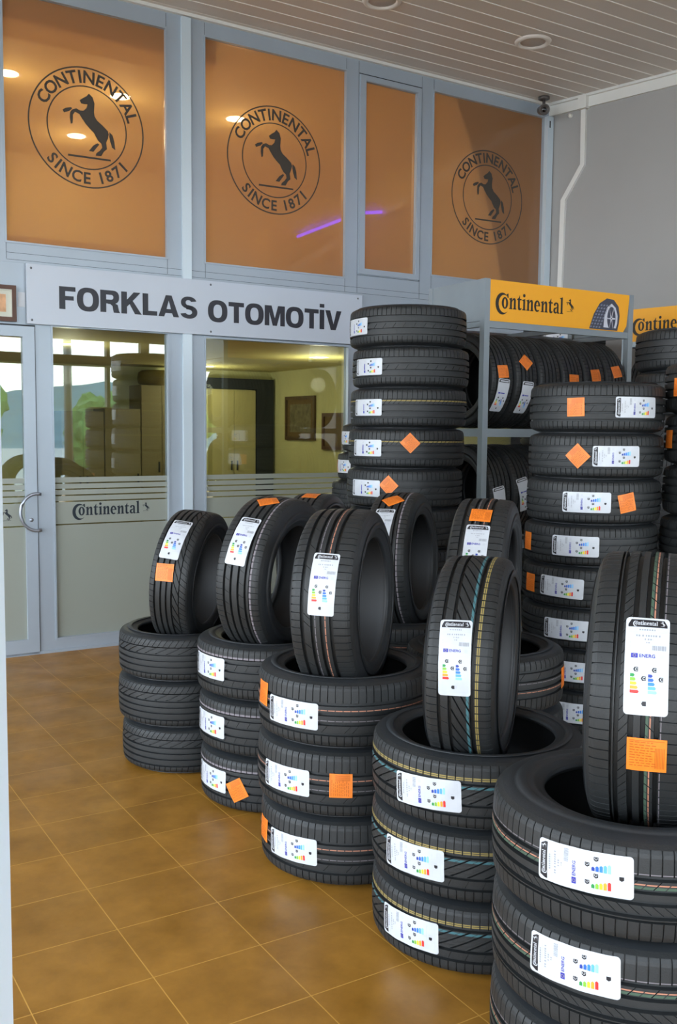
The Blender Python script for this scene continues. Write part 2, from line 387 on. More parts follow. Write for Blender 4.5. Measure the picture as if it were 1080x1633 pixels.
HORSE = [[(600, 280), (625, 305), (637, 345), (633, 400), (636, 430), (652, 458), (690, 492), (724, 528), (732, 552), (724, 580), (712, 608), (718, 650), (697, 666), (678, 696), (640, 693), (645, 676), (668, 660), (685, 640), (680, 614), (657, 592), (640, 562), (630, 540), (600, 510), (575, 480), (550, 442), (535, 416), (507, 402), (493, 420), (493, 445), (490, 476), (478, 480), (472, 440), (474, 405), (488, 386), (515, 378), (540, 392), (562, 394), (582, 376), (590, 352), (565, 350), (548, 346), (538, 325), (560, 310), (585, 297)],
         [(425, 388), (445, 376), (480, 371), (490, 378), (470, 396), (435, 406)],
         [(595, 660), (625, 625), (655, 609), (666, 618), (646, 642), (625, 667)],
         [(735, 535), (756, 557), (768, 600), (774, 657), (752, 640), (740, 600), (733, 568)],
         [(457, 677), (742, 721), (742, 733), (457, 690)]]
def horse_pts(poly):
    return [((x - 588) / 385.0, -((y - 508) - 0.17 * (x - 588)) / 401.0) for x, y in poly]
def put_horse(g, k, X, sc, h=0.0, z=0.0):
    """rearing horse, sc = half width of its round frame"""
    for p in HORSE: g.poly([(x * sc, y * sc) for x, y in horse_pts(p)], h, k, X, z)
def ring_band(g, r, w, k, X, z, seg=72):
    vs = []; fs = []
    for i in range(seg):
        a = 2 * pi * i / seg
        vs += [X @ Vector((cos(a) * (r - w), sin(a) * (r - w), z)), X @ Vector((cos(a) * r, sin(a) * r, z))]
    for i in range(seg):
        j = (i + 1) % seg; fs.append((2 * i, 2 * i + 1, 2 * j + 1, 2 * j))
    g.add(vs, fs, k)
def arc_text(g, word, r, h, a0, a1, k, X, z, inside=False):
    n = len(word)
    wid = {'I': 0.45, ' ': 0.55, '1': 0.62, 'C': 1.0, 'O': 1.12, 'N': 1.1, 'E': 0.85, 'T': 0.9, 'A': 1.05, 'L': 0.8, 'S': 0.85}
    ws = [wid.get(c, 0.9) for c in word]; tot = sum(ws); acc = 0
    mid0 = ws[0] / 2; span = tot - ws[0] / 2 - ws[-1] / 2
    for c, w in zip(word, ws):
        t = (acc + w / 2 - mid0) / span; acc += w
        if c == ' ': continue
        a = radians(a0 + (a1 - a0) * t)
        rot = a - pi / 2 if not inside else a + pi / 2
        Y = X @ Matrix.Translation((r * cos(a), r * sin(a), 0)) @ Matrix.Rotation(rot, 4, 'Z')
        put_text(g, c, k, Y, h=h, bold=0.025, z=z)

# ------------------------------------------------------------------ tyres
def crown(zz, R, W):
    """outside radius at axial position zz measured from the tyre's middle"""
    a = abs(zz); h = 0.36 * W; e = 0.455 * W
    if a <= h: return R - 0.004 * (a / h) ** 2
    t = min(1.0, (a - h) / (e - h))
    return R - 0.004 - 0.004 * t - 0.016 * (1 - sqrt(max(0.0, 1 - t * t)))

# bands: list of (z0, z1, slot depth, shear) in units of W from the middle; gaps between bands are the grooves
PAT = {
    'swirl': dict(pitch=72, bands=[(-0.455, -0.31, .005, .6, 1), (-0.275, -0.165, 0, .3, 1), (-0.13, -0.035, 0, 0, 1), (0.0, 0.09, 0, 0, 1), (0.12, 0.26, .006, 7.5, 2), (0.27, 0.42, .005, 2.5, 1), (0.425, 0.455, 0, 0, 1)], lines=[]),
    'ribs': dict(pitch=84, bands=[(-0.455, -0.26, .004, 0, 1), (-0.225, -0.12, .002, 2, 2), (-0.085, 0.025, 0, 0, 1), (0.06, 0.165, .002, 2, 2), (0.20, 0.25, 0, 0, 1), (0.256, 0.455, .005, 0, 1)], lines=[(0.262, 0.295, 'palewhite')]),
    'sport': dict(pitch=76, bands=[(-0.455, -0.28, .006, 0, 1), (-0.235, -0.13, .003, 3, 3), (-0.095, 0.005, .0, 0, 1), (0.045, 0.145, .0, 0, 1), (0.19, 0.455, .006, 0, 1)], lines=[(0.075, 0.088, 'salmon'), (-0.07, -0.06, 'palewhite')]),
    'chevron': dict(pitch=84, bands=[(-0.455, -0.27, .005, 0, 1), (-0.232, -0.125, .002, 1.5, 2), (-0.09, 0.165, .009, 6.5, 2), (0.205, 0.455, .005, 0, 1)], lines=[(0.112, 0.145, 'teal'), (0.226, 0.240, 'yellow'), (0.250, 0.264, 'yellow')]),
    'multi': dict(pitch=86, bands=[(-0.455, -0.235, .005, 0, 1), (-0.222, -0.20, 0, 0, 1), (-0.165, -0.075, .003, -4, 1), (-0.035, 0.035, .0, 0, 1), (0.07, 0.155, .003, 3, 2), (0.19, 0.455, .005, 0, 1)], lines=[(0.078, 0.10, 'green'), (0.110, 0.122, 'salmon'), (0.206, 0.214, 'palewhite')]),
    'plain': dict(pitch=76, bands=[(-0.455, -0.27, .005, 0, 1), (-0.235, -0.12, 0, 0, 1), (-0.085, 0.035, .003, 2.5, 2), (0.07, 0.19, 0, 0, 1), (0.225, 0.455, .006, 0, 1)], lines=[]),
    'goldline': dict(pitch=76, bands=[(-0.455, -0.27, .005, 0, 1), (-0.235, -0.12, 0, 0, 1), (-0.085, 0.045, 0, 0, 1), (0.075, 0.20, .004, 3, 1), (0.205, 0.455, .006, 0, 1)], lines=[(0.15, 0.175, 'yellow')]),
}
def tread_mesh(R, W, pat, lod=1):
    P = PAT[pat]; pitch = P['pitch']
    rows = []        # (z/W, drop, slot depth, shear, every)
    bands = P['bands']; gd = 0.0125
    for i, (a, b, sd, sh, ev) in enumerate(bands):
        e = 0.006
        if i > 0: a += 0.005
        if i < len(bands) - 1: b -= 0.005
        if i == 0: rows.append((a, 0, 0, 0, 1)); rows.append((a + 0.030, 0, 0, sh, ev)); rows.append((a + 0.036, 0, sd, sh, ev))
        else: rows.append((a, 0, 0, sh, ev)); rows.append((a + e, 0, sd, sh, ev))
        cuts = {a + (b - a) * t for t in (0.25, 0.5, 0.75)}
        if i in (0, len(bands) - 1): cuts |= {a + (b - a) * t for t in (0.37, 0.62, 0.88)}
        for l0, l1, _ in P['lines']:
            if a < l0 < b: cuts |= {l0, l1}
        lo = a + (0.04 if i == 0 else 0.008); hi = b - (0.04 if i == len(bands) - 1 else 0.008)
        for c in sorted(cuts):
            if lo < c < hi: rows.append((c, 0, sd, sh, ev))
        if i == len(bands) - 1: rows.append((b - 0.036, 0, sd, sh, ev)); rows.append((b - 0.030, 0, 0, sh, ev)); rows.append((b, 0, 0, sh, ev))
        else:
            rows.append((b - e, 0, sd, sh, ev)); rows.append((b, 0, 0, sh, ev))
            nb = bands[i + 1][0] + 0.005; w_ = min(0.004, (nb - b) * .25); rows.append((b + w_, gd, 0, 0, 1)); rows.append((nb - w_, gd, 0, 0, 1))
    fr = [0, .4, .56, .59, .84, .86, .945, .965] if lod else [0, .5]
    dp = [0, 0, 0, 2, 2, 1, 1, 0] if lod else [0, 0]
    n = len(rows); vs = []; cols = [(p, f, d) for p in range(pitch) for f, d in zip(fr, dp)]
    offs = []; acc = 0; pz = rows[0][0]
    for z, _, _, sh, _e in rows: acc += (z - pz) * sh * (W / 0.24); pz = z; offs.append(acc * 0.22)
    for p_, f_, d in cols:
        a0 = 2 * pi * (p_ + f_) / pitch
        for (z, drop, sd, sh, ev), of in zip(rows, offs):
            r = crown(z * W, R, W) - drop - (sd if (d == 1 or (d == 2 and ev == 2 and sd > .005)) and p_ % ev == 0 else 0); a = a0 + of
            vs.append((r * cos(a), r * sin(a), z * W + W / 2))
    g = G(); g.mats = ['tread']; nc = len(cols)
    lines = P['lines']
    for k_ in lines: g.mi(k_[2])
    g.v = [Vector(v) for v in vs]
    for j in range(nc):
        j2 = (j + 1) % nc
        for i in range(n - 1):
            g.f.append((j * n + i, j2 * n + i, j2 * n + i + 1, j * n + i + 1))
            zc = (rows[i][0] + rows[i + 1][0]) / 2; k = 0
            if not (cols[j][2] == 1 or cols[j2][2] == 1) and rows[i][1] == 0 and rows[i + 1][1] == 0:
                for l0, l1, mk in lines:
                    if l0 < zc < l1: k = g.mi(mk)
            g.m.append(k); g.smooth.append(False)
    return g.mesh('tread')
def side_profile(R, W, r0):
    mid = (R + r0) / 2
    return [(0.455, R - 0.0235), (0.472, R - 0.034), (0.484, R - 0.046), (0.486, R - 0.050), (0.492, R - 0.058), (0.5, mid + 0.004), (0.497, mid - 0.012),
            (0.499, mid - 0.015), (0.496, mid - 0.019), (0.482, r0 + 0.034), (0.486, r0 + 0.030), (0.480, r0 + 0.024), (0.462, r0 + 0.016), (0.452, r0 + 0.012), (0.447, r0 + 0.006), (0.435, r0 + 0.001), (0.41, r0)]
def side_mesh(R, W, r0, sgn):
    g = G(); prof = [(r, W / 2 + sgn * z * W) for z, r in side_profile(R, W, r0)]
    if sgn < 0: prof = prof[::1]
    g.lathe(prof, 'side', 96)
    return g.mesh('sidewall', fix=False)
def liner_mesh(R, W, r0):
    mid = (R + r0) / 2
    half = [(0.41, r0), (0.375, r0 + 0.002), (0.37, r0 + 0.014), (0.42, r0 + 0.035), (0.455, mid), (0.44, R - 0.05), (0.38, R - 0.028), (0.2, R - 0.018), (0, R - 0.017)]
    prof = [(r, W / 2 + z * W) for z, r in half] + [(r, W / 2 - z * W) for z, r in half[-2::-1]]
    g = G(); g.lathe(prof, 'liner', 72); return g.mesh('inner_liner')

def bend(g, R, W, twist=0.0, zoff=0.0, ang=0.0, lift=0.0009, step=0.012, curl=0.0):
    """wrap a flat print (x right, y up) round the tread: y runs round the tyre (up = smaller angle), x along the axle"""
    me = g.mesh('tmp'); bm = bmesh.new(); bm.from_mesh(me)
    ct, st = cos(twist), sin(twist)
    for v in bm.verts:
        x, y = v.co.x, v.co.y; v.co.x = x * ct - y * st; v.co.y = x * st + y * ct
    ys = [v.co.y for v in bm.verts]; y = min(ys) + step
    while y < max(ys):
        bmesh.ops.bisect_plane(bm, geom=bm.verts[:] + bm.edges[:] + bm.faces[:], plane_co=(0, y, 0), plane_no=(0, 1, 0)); y += step
    xs = [v.co.x for v in bm.verts]; x = min(xs) + step
    while x < max(xs):
        bmesh.ops.bisect_plane(bm, geom=bm.verts[:] + bm.edges[:] + bm.faces[:], plane_co=(x, 0, 0), plane_no=(1, 0, 0)); x += step
    ymax = max(ys)
    for v in bm.verts:
        x, y, z = v.co
        zz = x + zoff; r = crown(zz, R, W) + lift + z
        r += 0.0006 * sin(y * 90 + x * 50)
        if curl and y > ymax - 0.02: r += curl * ((y - ymax + 0.02) / 0.02) ** 2
        a = ang - y / R
        v.co = Vector((r * cos(a), r * sin(a), zz + W / 2))
    # front and back: give the paper its thickness by leaving it doubled
    bm.to_mesh(me); bm.free(); return me
def rrect(x0, y0, x1, y1, r, n=5):
    p = []
    for cx, cy, a in ((x1 - r, y1 - r, 0), (x0 + r, y1 - r, 90), (x0 + r, y0 + r, 180), (x1 - r, y0 + r, 270)):
        p += [(cx + r * cos(radians(a + 90 * i / n)), cy + r * sin(radians(a + 90 * i / n))) for i in range(n + 1)]
    return p
I4 = Matrix.Identity(4)
def energy_label(detail=True, seed=0):
    g = G(); rnd = random.Random(seed); Z1, Z2, Z3 = 0.0005, 0.0008, 0.0012
    def R_(x0, y0, x1, y1, k, z=Z2): g.poly([(x0, y0), (x1, y0), (x1, y1), (x0, y1)], 0, k, None, z)
    g.poly(rrect(-0.0505, -0.109, 0.0505, 0.109, 0.009), 0.0004, 'paper', None, 0)
    g.poly([(-0.045, 0.086), (0.045, 0.086)] + [(0.045, 0.092), (0.038, 0.104), (-0.038, 0.104), (-0.045, 0.092)], 0, 'ink', None, Z2)
    if detail:
        X = Matrix.Translation((-0.034, 0.0905, 0)) @ Matrix.Scale(0.0068, 4); serif_word(g, 'paper', X, z=Z3 / 0.0068)
        put_horse(g, 'paper', Matrix.Translation((0.034, 0.0955, 0)), 0.012, z=Z3)
    else: R_(-0.034, 0.0905, 0.038, 0.0985, 'paper', Z3)
    def dashes(x0, x1, y, h, k, gap=0.0022):
        x = x0
        while x < x1:
            w = rnd.uniform(0.0022, 0.0042); R_(x, y, min(x + w, x1), y + h, k); x += w + (gap if rnd.random() < 0.8 else gap * 2)
    if detail:
        dashes(-0.019, 0.019, 0.0775, 0.0038, 'grey'); R_(-0.044, 0.0735, 0.044, 0.0742, 'lgrey')
        dashes(-0.026, 0.030, 0.0635, 0.0042, 'grey'); dashes(-0.006, 0.013, 0.0555, 0.0038, 'grey'); dashes(-0.002, 0.006, 0.0485, 0.003, 'grey')
        for y in (0.047, 0.038, 0.031): R_(-0.0405, y, -0.037, y + 0.004, 'lgrey')
        x = 0.012
        while x < 0.042:
            w = rnd.choice((0.0007, 0.0012, 0.0018)); R_(x, 0.033, x + w, 0.044, 'grey'); x += w + rnd.choice((0.0007, 0.0012))
    R_(-0.036, 0.0145, -0.0205, 0.0245, 'eublue')
    if detail:
        for i in range(12):
            a = 2 * pi * i / 12; R_(-0.0283 + 0.0032 * cos(a) - .0004, 0.0195 + 0.0032 * sin(a) - .0004, -0.0283 + 0.0032 * cos(a) + .0004, 0.0195 + 0.0032 * sin(a) + .0004, 'e3', Z3)
        put_text(g, 'ENERG', 'eublue', Matrix.Translation((0.001, 0.0195, 0)), w=0.036, h=0.008, bold=0.02, z=Z2)
    else: R_(-0.018, 0.0165, 0.02, 0.0225, 'eublue')
    R_(0.030, 0.0145, 0.040, 0.0245, 'lgrey')
    # pictogram frame
    for a in ((-0.038, 0.003, 0.041, 0.0036), (-0.038, -0.098, 0.041, -0.0974), (-0.038, -0.098, -0.0374, 0.0036), (0.0404, -0.098, 0.041, 0.0036), (0.0015, -0.072, 0.002, 0.0), (-0.038, -0.072, 0.041, -0.0715)):
        R_(*a, 'lgrey')
    for i in range(5):
        y = -0.020 - i * 0.0088; w = 0.0075 + i * 0.0026
        g.poly([(-0.0365, y), (-0.0365 + w, y), (-0.0335 + w, y - .0035), (-0.0365 + w, y - .007), (-0.0365, y - .007)], 0, 'e%d' % (i + 1), None, Z2)
        g.poly([(0.0045, y), (0.0045 + w, y), (0.0075 + w, y - .0035), (0.0045 + w, y - .007), (0.0045, y - .007)], 0, 'b%d' % (i + 1), None, Z2)
    for (x, y) in ((-0.024, -0.0105), (0.018, -0.0105), (-0.006, -0.030), (0.0335, -0.030), (-0.004, -0.084)):
        g.poly([(x - 0.006, y), (x - 0.003, y + 0.005), (x + 0.005, y + 0.005), (x + 0.005, y - 0.005), (x - 0.003, y - 0.005)], 0, 'ink', None, Z2)
        if detail and y > -0.06: put_text(g, 'C', 'paper', Matrix.Translation((x + 0.001, y, 0)), h=0.0065, bold=0.02, z=Z3)
    if detail: R_(-0.016, -0.013, -0.012, -0.008, 'lgrey'); R_(0.026, -0.013, 0.030, -0.008, 'lgrey'); R_(0.004, -0.087, 0.009, -0.079, 'lgrey')
    for v in g.v: v.x *= 0.90; v.y *= 0.98
    return g
def orange_label(seed=0, w=0.082, h=0.078):
    g = G(); rnd = random.Random(seed)
    g.poly([(-w / 2, -h / 2), (w / 2, -h / 2), (w / 2, h / 2), (-w / 2, h / 2)], 0.0004, 'orange')
    y = h / 2 - 0.010
    while y > -h / 2 + 0.008:
        x = -w / 2 + 0.006
        while x < w / 2 - 0.03:
            l = rnd.uniform(0.004, 0.012); g.poly([(x, y), (x + l, y), (x + l, y + 0.0022), (x, y + 0.0022)], 0, 'dorange', None, 0.0009); x += l + 0.003
        y -= 0.0062
    for i in range(7):
        x = w / 2 - 0.024 + i * 0.003; g.poly([(x, -h / 2 + 0.008), (x + 0.0014, -h / 2 + 0.008), (x + 0.0014, h / 2 - 0.02), (x, h / 2 - 0.02)], 0, 'dorange', None, 0.0006)
    g.poly([(-w / 2 + .005, h / 2 - .006), (w / 2 - .005, h / 2 - .006), (w / 2 - .005, h / 2 - .0045), (-w / 2 + .005, h / 2 - .0045)], 0, 'dorange', None, 0.0006)
    return g
MC = {}
def cached(key, fn):
    if key not in MC: MC[key] = fn()
    return MC[key]
def child(name, me, parent, mtx):
    o = bpy.data.objects.new(name, me); COL.objects.link(o); o.parent = parent; o.matrix_local = mtx; return o

STAND = Matrix(((0, 0, 1, 0), (-1, 0, 0, 0), (0, -1, 0, 0), (0, 0, 0, 1)))   # x->-Y, y->-Z, z->+X
def make_tyre(R, W, r0, pat, world_mtx, decals, label, group, standing=False, lean=0.0, detail=True, flip=False):
    """decals: list of (kind, angle_deg, axial offset, twist_deg)"""
    root = empty('tyre', world_mtx)
    tag(root, label, 'tyre', group)
    if standing:
        loc = Matrix.Rotation(lean, 4, 'Y') @ Matrix.Translation((-W / 2, 0, R)) @ STAND
    else: loc = I4
    body = loc
    if flip: body = loc @ Matrix.Translation((0, 0, W)) @ Matrix.Rotation(pi, 4, 'X')
    k = (R, W, r0, pat)
    child('tread', cached(('t',) + k + (detail,), lambda: tread_mesh(R, W, pat)), root, body)
    child('sidewall', cached(('s+',) + k[:3], lambda: side_mesh(R, W, r0, 1)), root, body)
    child('sidewall', cached(('s-',) + k[:3], lambda: side_mesh(R, W, r0, -1)), root, body)
    child('inner_liner', cached(('l',) + k[:3], lambda: liner_mesh(R, W, r0)), root, body)
    for d in decals:
        kind, ang, off, tw = d[:4]
        if kind == 'E':
            me = cached(('E', R, W, ang, off, tw, detail), lambda: bend(energy_label(detail), R, W, radians(tw), off, radians(ang)))
            o = child('energy_label', me, root, loc); o['label'] = 'white printed energy label with coloured bars'
        else:
            me = cached(('O', R, W, ang, off, tw), lambda: bend(orange_label(int(ang)), R, W, radians(tw), off, radians(ang)))
            o = child('orange_sticker', me, root, loc); o['label'] = 'orange printed paper sticker'
    return root

ORD = ['bottom', 'second', 'third', 'fourth', 'fifth', 'sixth', 'seventh', 'eighth', 'ninth', 'tenth', 'eleventh']
def stack(name, x, y, R, W, r0, pat, marks, desc, detail=True, seed=1, flip=False, jit=0.006, jits=None, Ws=None):
    """marks: {index from floor: [decals]}; angles are measured from the side that faces the camera, + to the right"""
    rnd = random.Random(seed); z = 0.0; az = atan2(-y, -x); n = len(marks)
    for i in range(n):
        w = Ws[i] if Ws else W
        dx, dy = (jits[i] if jits else (rnd.uniform(-jit, jit), rnd.uniform(-jit, jit)))
        mk = marks[i]
        what = []
        if any(m[0] == 'E' for m in mk): what.append('white label')
        if any(m[0] == 'O' for m in mk): what.append('orange sticker')
        pos = 'bottom' if i == 0 else ('top' if i == n - 1 else ORD[i])
        tail = (' with ' + ' and '.join(what)) if what else ''
        lab = ('%s tyre%s in %s' % (pos, ' from floor' if pos not in ('bottom', 'top') else '', desc))
        if len((lab + tail).split()) <= 16: lab = ('%s tyre%s%s in %s' % (pos, ' from floor' if pos not in ('bottom', 'top') else '', tail, desc))
        mtx = Matrix.Translation((x + dx, y + dy, z)) @ Matrix.Rotation(az, 4, 'Z')
        p = pat[i] if isinstance(pat, (list, tuple)) else pat
        make_tyre(R, w, r0, p, mtx, mk, 'black ' + lab, name, detail=detail, flip=flip)
        z += w
    return z
def standing(x, y, zbase, R, W, r0, pat, psi, decals, label, lean=0.0, flip=False):
    mtx = Matrix.Translation((x, y, zbase)) @ Matrix.Rotation(-radians(psi), 4, 'Z')
    return make_tyre(R, W, r0, pat, mtx, decals, label, 'tyres standing upright on top of the front stacks', standing=True, lean=radians(lean), flip=flip)

# ------------------------------------------------------------------ the setting
def abox(g, s0, s1, n0, n1, z0, z1, k): g.box((s0, n0, z0), (s1, n1, z1), k)
g = G(); g.box((-9, -16, -0.10), (9, 9, 0), 'floor'); struct(g.obj('floor', mtx=MA))

# ceiling: long boards parallel to the glazed wall, with pale joints
g = G(); n = -0.058; s_l = -6.0
while n > -10.4:
    w = 0.155
    a, b = n - w + 0.005, n
    g.box((s_l, a, CEIL + 0.003), (9.0, b, CEIL + 0.05), 'ceil')
    g.box((s_l, a - 0.0085, CEIL + 0.0005), (9.0, a + 0.0002, CEIL + 0.05), 'ceil_line')
    n -= w
g.box((s_l, -0.06, CEIL), (9.0, 0.1, CEIL + 0.05), 'ceil')
g.box((s_l, -10.6, CEIL + 0.05), (9.0, 6.0, CEIL + 0.12), 'ceil')
struct(g.obj('ceiling', mtx=MA))
g = G(); abox(g, -2.5, 4.86, -0.03, 0.0, CEIL - 0.022, CEIL, 'white'); struct(g.obj('trim_1', mtx=MA), 'thin white bead between glazed wall and ceiling')

# glazed wall framework
UP = [(0.066, 1.178, 2.775, 4.355), (1.480, 2.680, 2.773, 4.362), (2.868, 3.370, 2.855, 4.318), (3.545, 4.779, 2.870, 4.366)]
LO = [(0.355, 1.180, 0.10, 2.235), (1.480, 2.720, 0.10, 2.222), (2.860, 3.40, 0.10, 2.222), (3.545, 4.779, 0.10, 2.222)]
g = G(); T0, T1 = 0.0, 0.06
SL, SR = -2.5, 4.852
def panel_with_holes(holes, z0, z1, sl):
    x = sl
    for (a, b, c, d) in holes:
        abox(g, x, a, T0, T1, z0, z1, 'frame'); abox(g, a, b, T0, T1, z0, c, 'frame'); abox(g, a, b, T0, T1, d, z1, 'frame'); x = b
    abox(g, x, SR, T0, T1, z0, z1, 'frame')
panel_with_holes(UP, 2.64, CEIL, SL)
abox(g, SL, SR, T0 + 0.004, T1, 2.236, 2.64, 'frame')
panel_with_holes(LO, 0.0, 2.236, 0.238)
abox(g, SL, -1.0, T0, T1, 0, 2.236, 'frame')
# joints between frame members
for s in (0.062, 1.183, 1.476, 2.684, 2.80, 3.42, 3.541): abox(g, s - 0.0012, s + 0.0012, -0.0008, 0.001, 2.66, CEIL - 0.03, 'frame_in')
for z in (2.70, 2.655): abox(g, 0.062, 4.78, -0.0008, 0.001, z, z + 0.0022, 'frame_in')
# opening sash of the narrow pane
for a in ((2.803, 3.418, 4.366, 4.372), (2.803, 3.418, 2.80, 2.803), (3.413, 3.419, 2.80, 4.37)): abox(g, a[0], a[1], -0.002, 0.001, a[2], a[3], 'frame_in')
abox(g, 2.81, 2.862, -0.012, 0.0, 2.81, 4.36, 'frame'); abox(g, 3.375, 3.41, -0.012, 0.0, 2.81, 4.36, 'frame')
abox(g, 2.862, 3.375, -0.012, 0.0, 4.322, 4.36, 'frame'); abox(g, 2.862, 3.375, -0.012, 0.0, 2.81, 2.851, 'frame')
# glazing beads round the panes
for (a, b, c, d) in UP + LO:
    for q in ((a - .012, b + .012, d, d + .012), (a - .012, b + .012, c - .012, c), (a - .012, a, c, d), (b, b + .012, c, d)): abox(g, q[0], q[1], -0.006, 0.0, q[2], q[3], 'frame')
abox(g, -2.5, 4.85, -0.012, 0.0, 0.0, 0.018, 'frame')
struct(g.obj('wall_front', mtx=MA), 'grey aluminium framework of the glazed wall')
g = G()
for s0, s1 in ((1.292, 1.362), (2.742, 2.79), (3.452, 3.515)):
    if s0 < 1.4: abox(g, s0, s1, -0.022, -0.001, 0.0, 2.243, 'post_light'); abox(g, s0, s1, -0.022, -0.001, 2.637, CEIL - 0.03, 'post_light')
struct(g.obj('trim_2', mtx=MA), 'pale projecting strip on the wide mullion')
g = G(); abox(g, 4.782, 4.85, -0.05, -0.001, 0, 4.37, 'post_light'); abox(g, 4.80, 4.815, -0.0505, -0.049, 4.27, 4.33, 'frame_in')
struct(g.obj('trim_3', mtx=MA), 'pale corner post against the grey wall')

# panes
FX = Matrix(((1, 0, 0, 0), (0, 0, -1, 0), (0, 1, 0, 0), (0, 0, 0, 1)))   # print plane: x along, y up, z out of the wall to the viewer
def on_wall(s, z, out=0.0): return Matrix.Translation((s, -out, z)) @ FX
wi = 0
for i, (a, b, c, d) in enumerate(UP):
    wi += 1; g = G(); abox(g, a, b, 0.026, 0.032, c, d, 'ofilm')
    w = struct(g.obj('window_%d' % wi, mtx=MA), 'upper pane covered with orange film' + (', narrow opening sash' if i == 2 else ''))
    if i != 2:
        sc = {0: 0.622, 1: 2.064, 3: 4.164}[i]; e = G(); X = on_wall(sc, 3.59, -0.0250)
        ring_band(e, 0.400, 0.0095, 'film_ink', X, 0); ring_band(e, 0.277, 0.0085, 'film_ink', X, 0)
        put_horse(e, 'film_ink', X, 0.40, z=0.0)
        arc_text(e, 'CONTINENTAL', 0.334, 0.084, 152, 20, 'film_ink', X, 0)
        arc_text(e, 'SINCE 1871', 0.334, 0.078, 224, 318, 'film_ink', X, 0, inside=True)
        o = e.obj('emblem_print', w, I4); o['label'] = 'dark round print of a rearing horse with lettering'
def frosted(w, a, b, logo_s, wid, horse_only=False):
    e = G(); zz = [(0.10, 0.881), (0.890, 1.0405), (1.0495, 1.083), (1.0925, 1.125), (1.1345, 1.167), (1.1765, 1.212)]
    for z0, z1 in zz: e.box((a, 0.0225, z0), (b, 0.0245, z1), 'frost')
    o = e.obj('frosted_film', w, I4); o['label'] = 'frosted film with clear stripes'
    e = G()
    if not horse_only:
        X = on_wall(logo_s, 0.945, -0.0215) @ Matrix.Scale(wid / 8.6, 4)
        x = serif_word(e, 'cut', X); put_horse(e, 'cut', X @ Matrix.Translation((x + 0.75, 0.75, 0)), 1.0, z=0)
    else: put_horse(e, 'cut', on_wall(logo_s, 0.965, -0.0215), 0.062)
    o = e.obj('painted_lettering', w, I4); o['label'] = 'letters painted dark for the dim room behind clear cuts in the film'
for i, (a, b, c, d) in enumerate(LO):
    wi += 1; g = G(); abox(g, a, b, 0.026, 0.032, c, d, 'glass')
    w = struct(g.obj('window_%d' % wi, mtx=MA), 'lower clear pane with frosted bottom half')
    frosted(w, a, b, (a + 0.125) if i == 0 else (a + b) / 2 - 0.25, 0.50)

# glass door leaf at the left
g = G(); dl, dr = -0.86, 0.232
for q in ((dl, dl + .085, .0, 2.225), (dr - .078, dr, .0, 2.225), (dl + .085, dr - .078, .0, .11), (dl + .085, dr - .078, 2.150, 2.225)): abox(g, q[0], q[1], -0.012, 0.045, q[2] + 0.006, q[3], 'frame')
abox(g, dr, dr + .006, -0.004, 0.04, 0, 2.236, 'frame_in'); abox(g, dl, dr, -0.004, 0.03, 2.225, 2.236, 'frame_in')
door = struct(g.obj('door_1', mtx=MA), 'glazed aluminium door leaf')
g = G(); abox(g, dl + .085, dr - .078, 0.012, 0.018, 0.11, 2.150, 'glass'); g.obj('door_pane', door, I4)
a, b = dl + .085, dr - .078; e = G()
for z0, z1 in [(0.11, 0.881), (0.890, 1.0405), (1.0495, 1.083), (1.0925, 1.125), (1.1345, 1.167), (1.1765, 1.212)]: e.box((a, 0.0085, z0), (b, 0.0105, z1), 'frost')
e.obj('frosted_film', door, I4)
e = G(); X = on_wall(0.0, 0.0, -0.0075); put_horse(e, 'cut', on_wall(0.03, 0.965, -0.0075), 0.075)
serif_word(e, 'cut', on_wall(-0.52, 0.945, -0.0075) @ Matrix.Scale(0.5 / 8.6, 4)); e.obj('painted_lettering', door, I4)
g = G(); cx, cz = 0.215, 0.985
g.tube([(cx + 0.11 * cos(radians(t)), -0.065, cz + 0.125 * sin(radians(t))) for t in range(75, 286, 10)], 0.011, 'steel', 10)
for t in (80, 280): g.tube([(cx + 0.11 * cos(radians(t)), -0.065, cz + 0.125 * sin(radians(t))), (cx + 0.11 * cos(radians(t)) , -0.010, cz + 0.125 * sin(radians(t)))], 0.009, 'steel', 8)
o = g.obj('door_handle', door, I4); o['label'] = 'curved steel pull handle'
g = G(); g.lathe([(0, 0.006), (0.012, 0.006), (0.014, 0.0)], 'steel', 16, on_wall(0.19, 0.93, 0.012)); g.obj('lock_cylinder', door, I4)
g = G(); abox(g, -1.0, -0.872, 0, 0.06, 0, 2.236, 'frame'); struct(g.obj('trim_4', mtx=MA), 'door jamb')

# sign board with the shop lettering
sg = empty('shop_sign', MA @ Matrix.Translation((0.182, 0, 2.243))); tag(sg, 'long pale grey sign board with bold black capital letters above the lower panes', 'sign')
g = G(); g.box((0, -0.030, 0), (2.65, -0.012, 0.392), 'sign'); g.obj('sign_panel', sg, I4)
g = G(); X = on_wall(-0.182, 2.354 - 2.243, 0.0312)
block_word(g, 'FORKLAS', 'sign_ink', X, 0.395, 1.400, 0.151); g.obj('sign_lettering', sg, I4)['label'] = 'black bold capital letters, first word'
g = G(); X = on_wall(-0.182, 2.344 - 2.243, 0.0312)
sx = block_word(g, 'OTOMOTIV', 'sign_ink', X, 1.484, 2.636, 0.151)
xi = 2.636 - (0.92 + 0.055 + 0.26) * sx; g.poly([(xi, .168), (xi + .26 * sx, .168), (xi + .26 * sx, .196), (xi, .196)], 0, 'sign_ink', X)
g.obj('sign_lettering', sg, I4)['label'] = 'black bold capital letters, second word'
for s in (0.03, 1.325, 2.61):
    for z in (0.365, 0.025):
        g = G(); g.lathe([(0, 0.004), (0.006, 0.003), (0.008, 0.0)], 'screw', 12, on_wall(s, z, 0.030)); g.obj('screw', sg, I4)

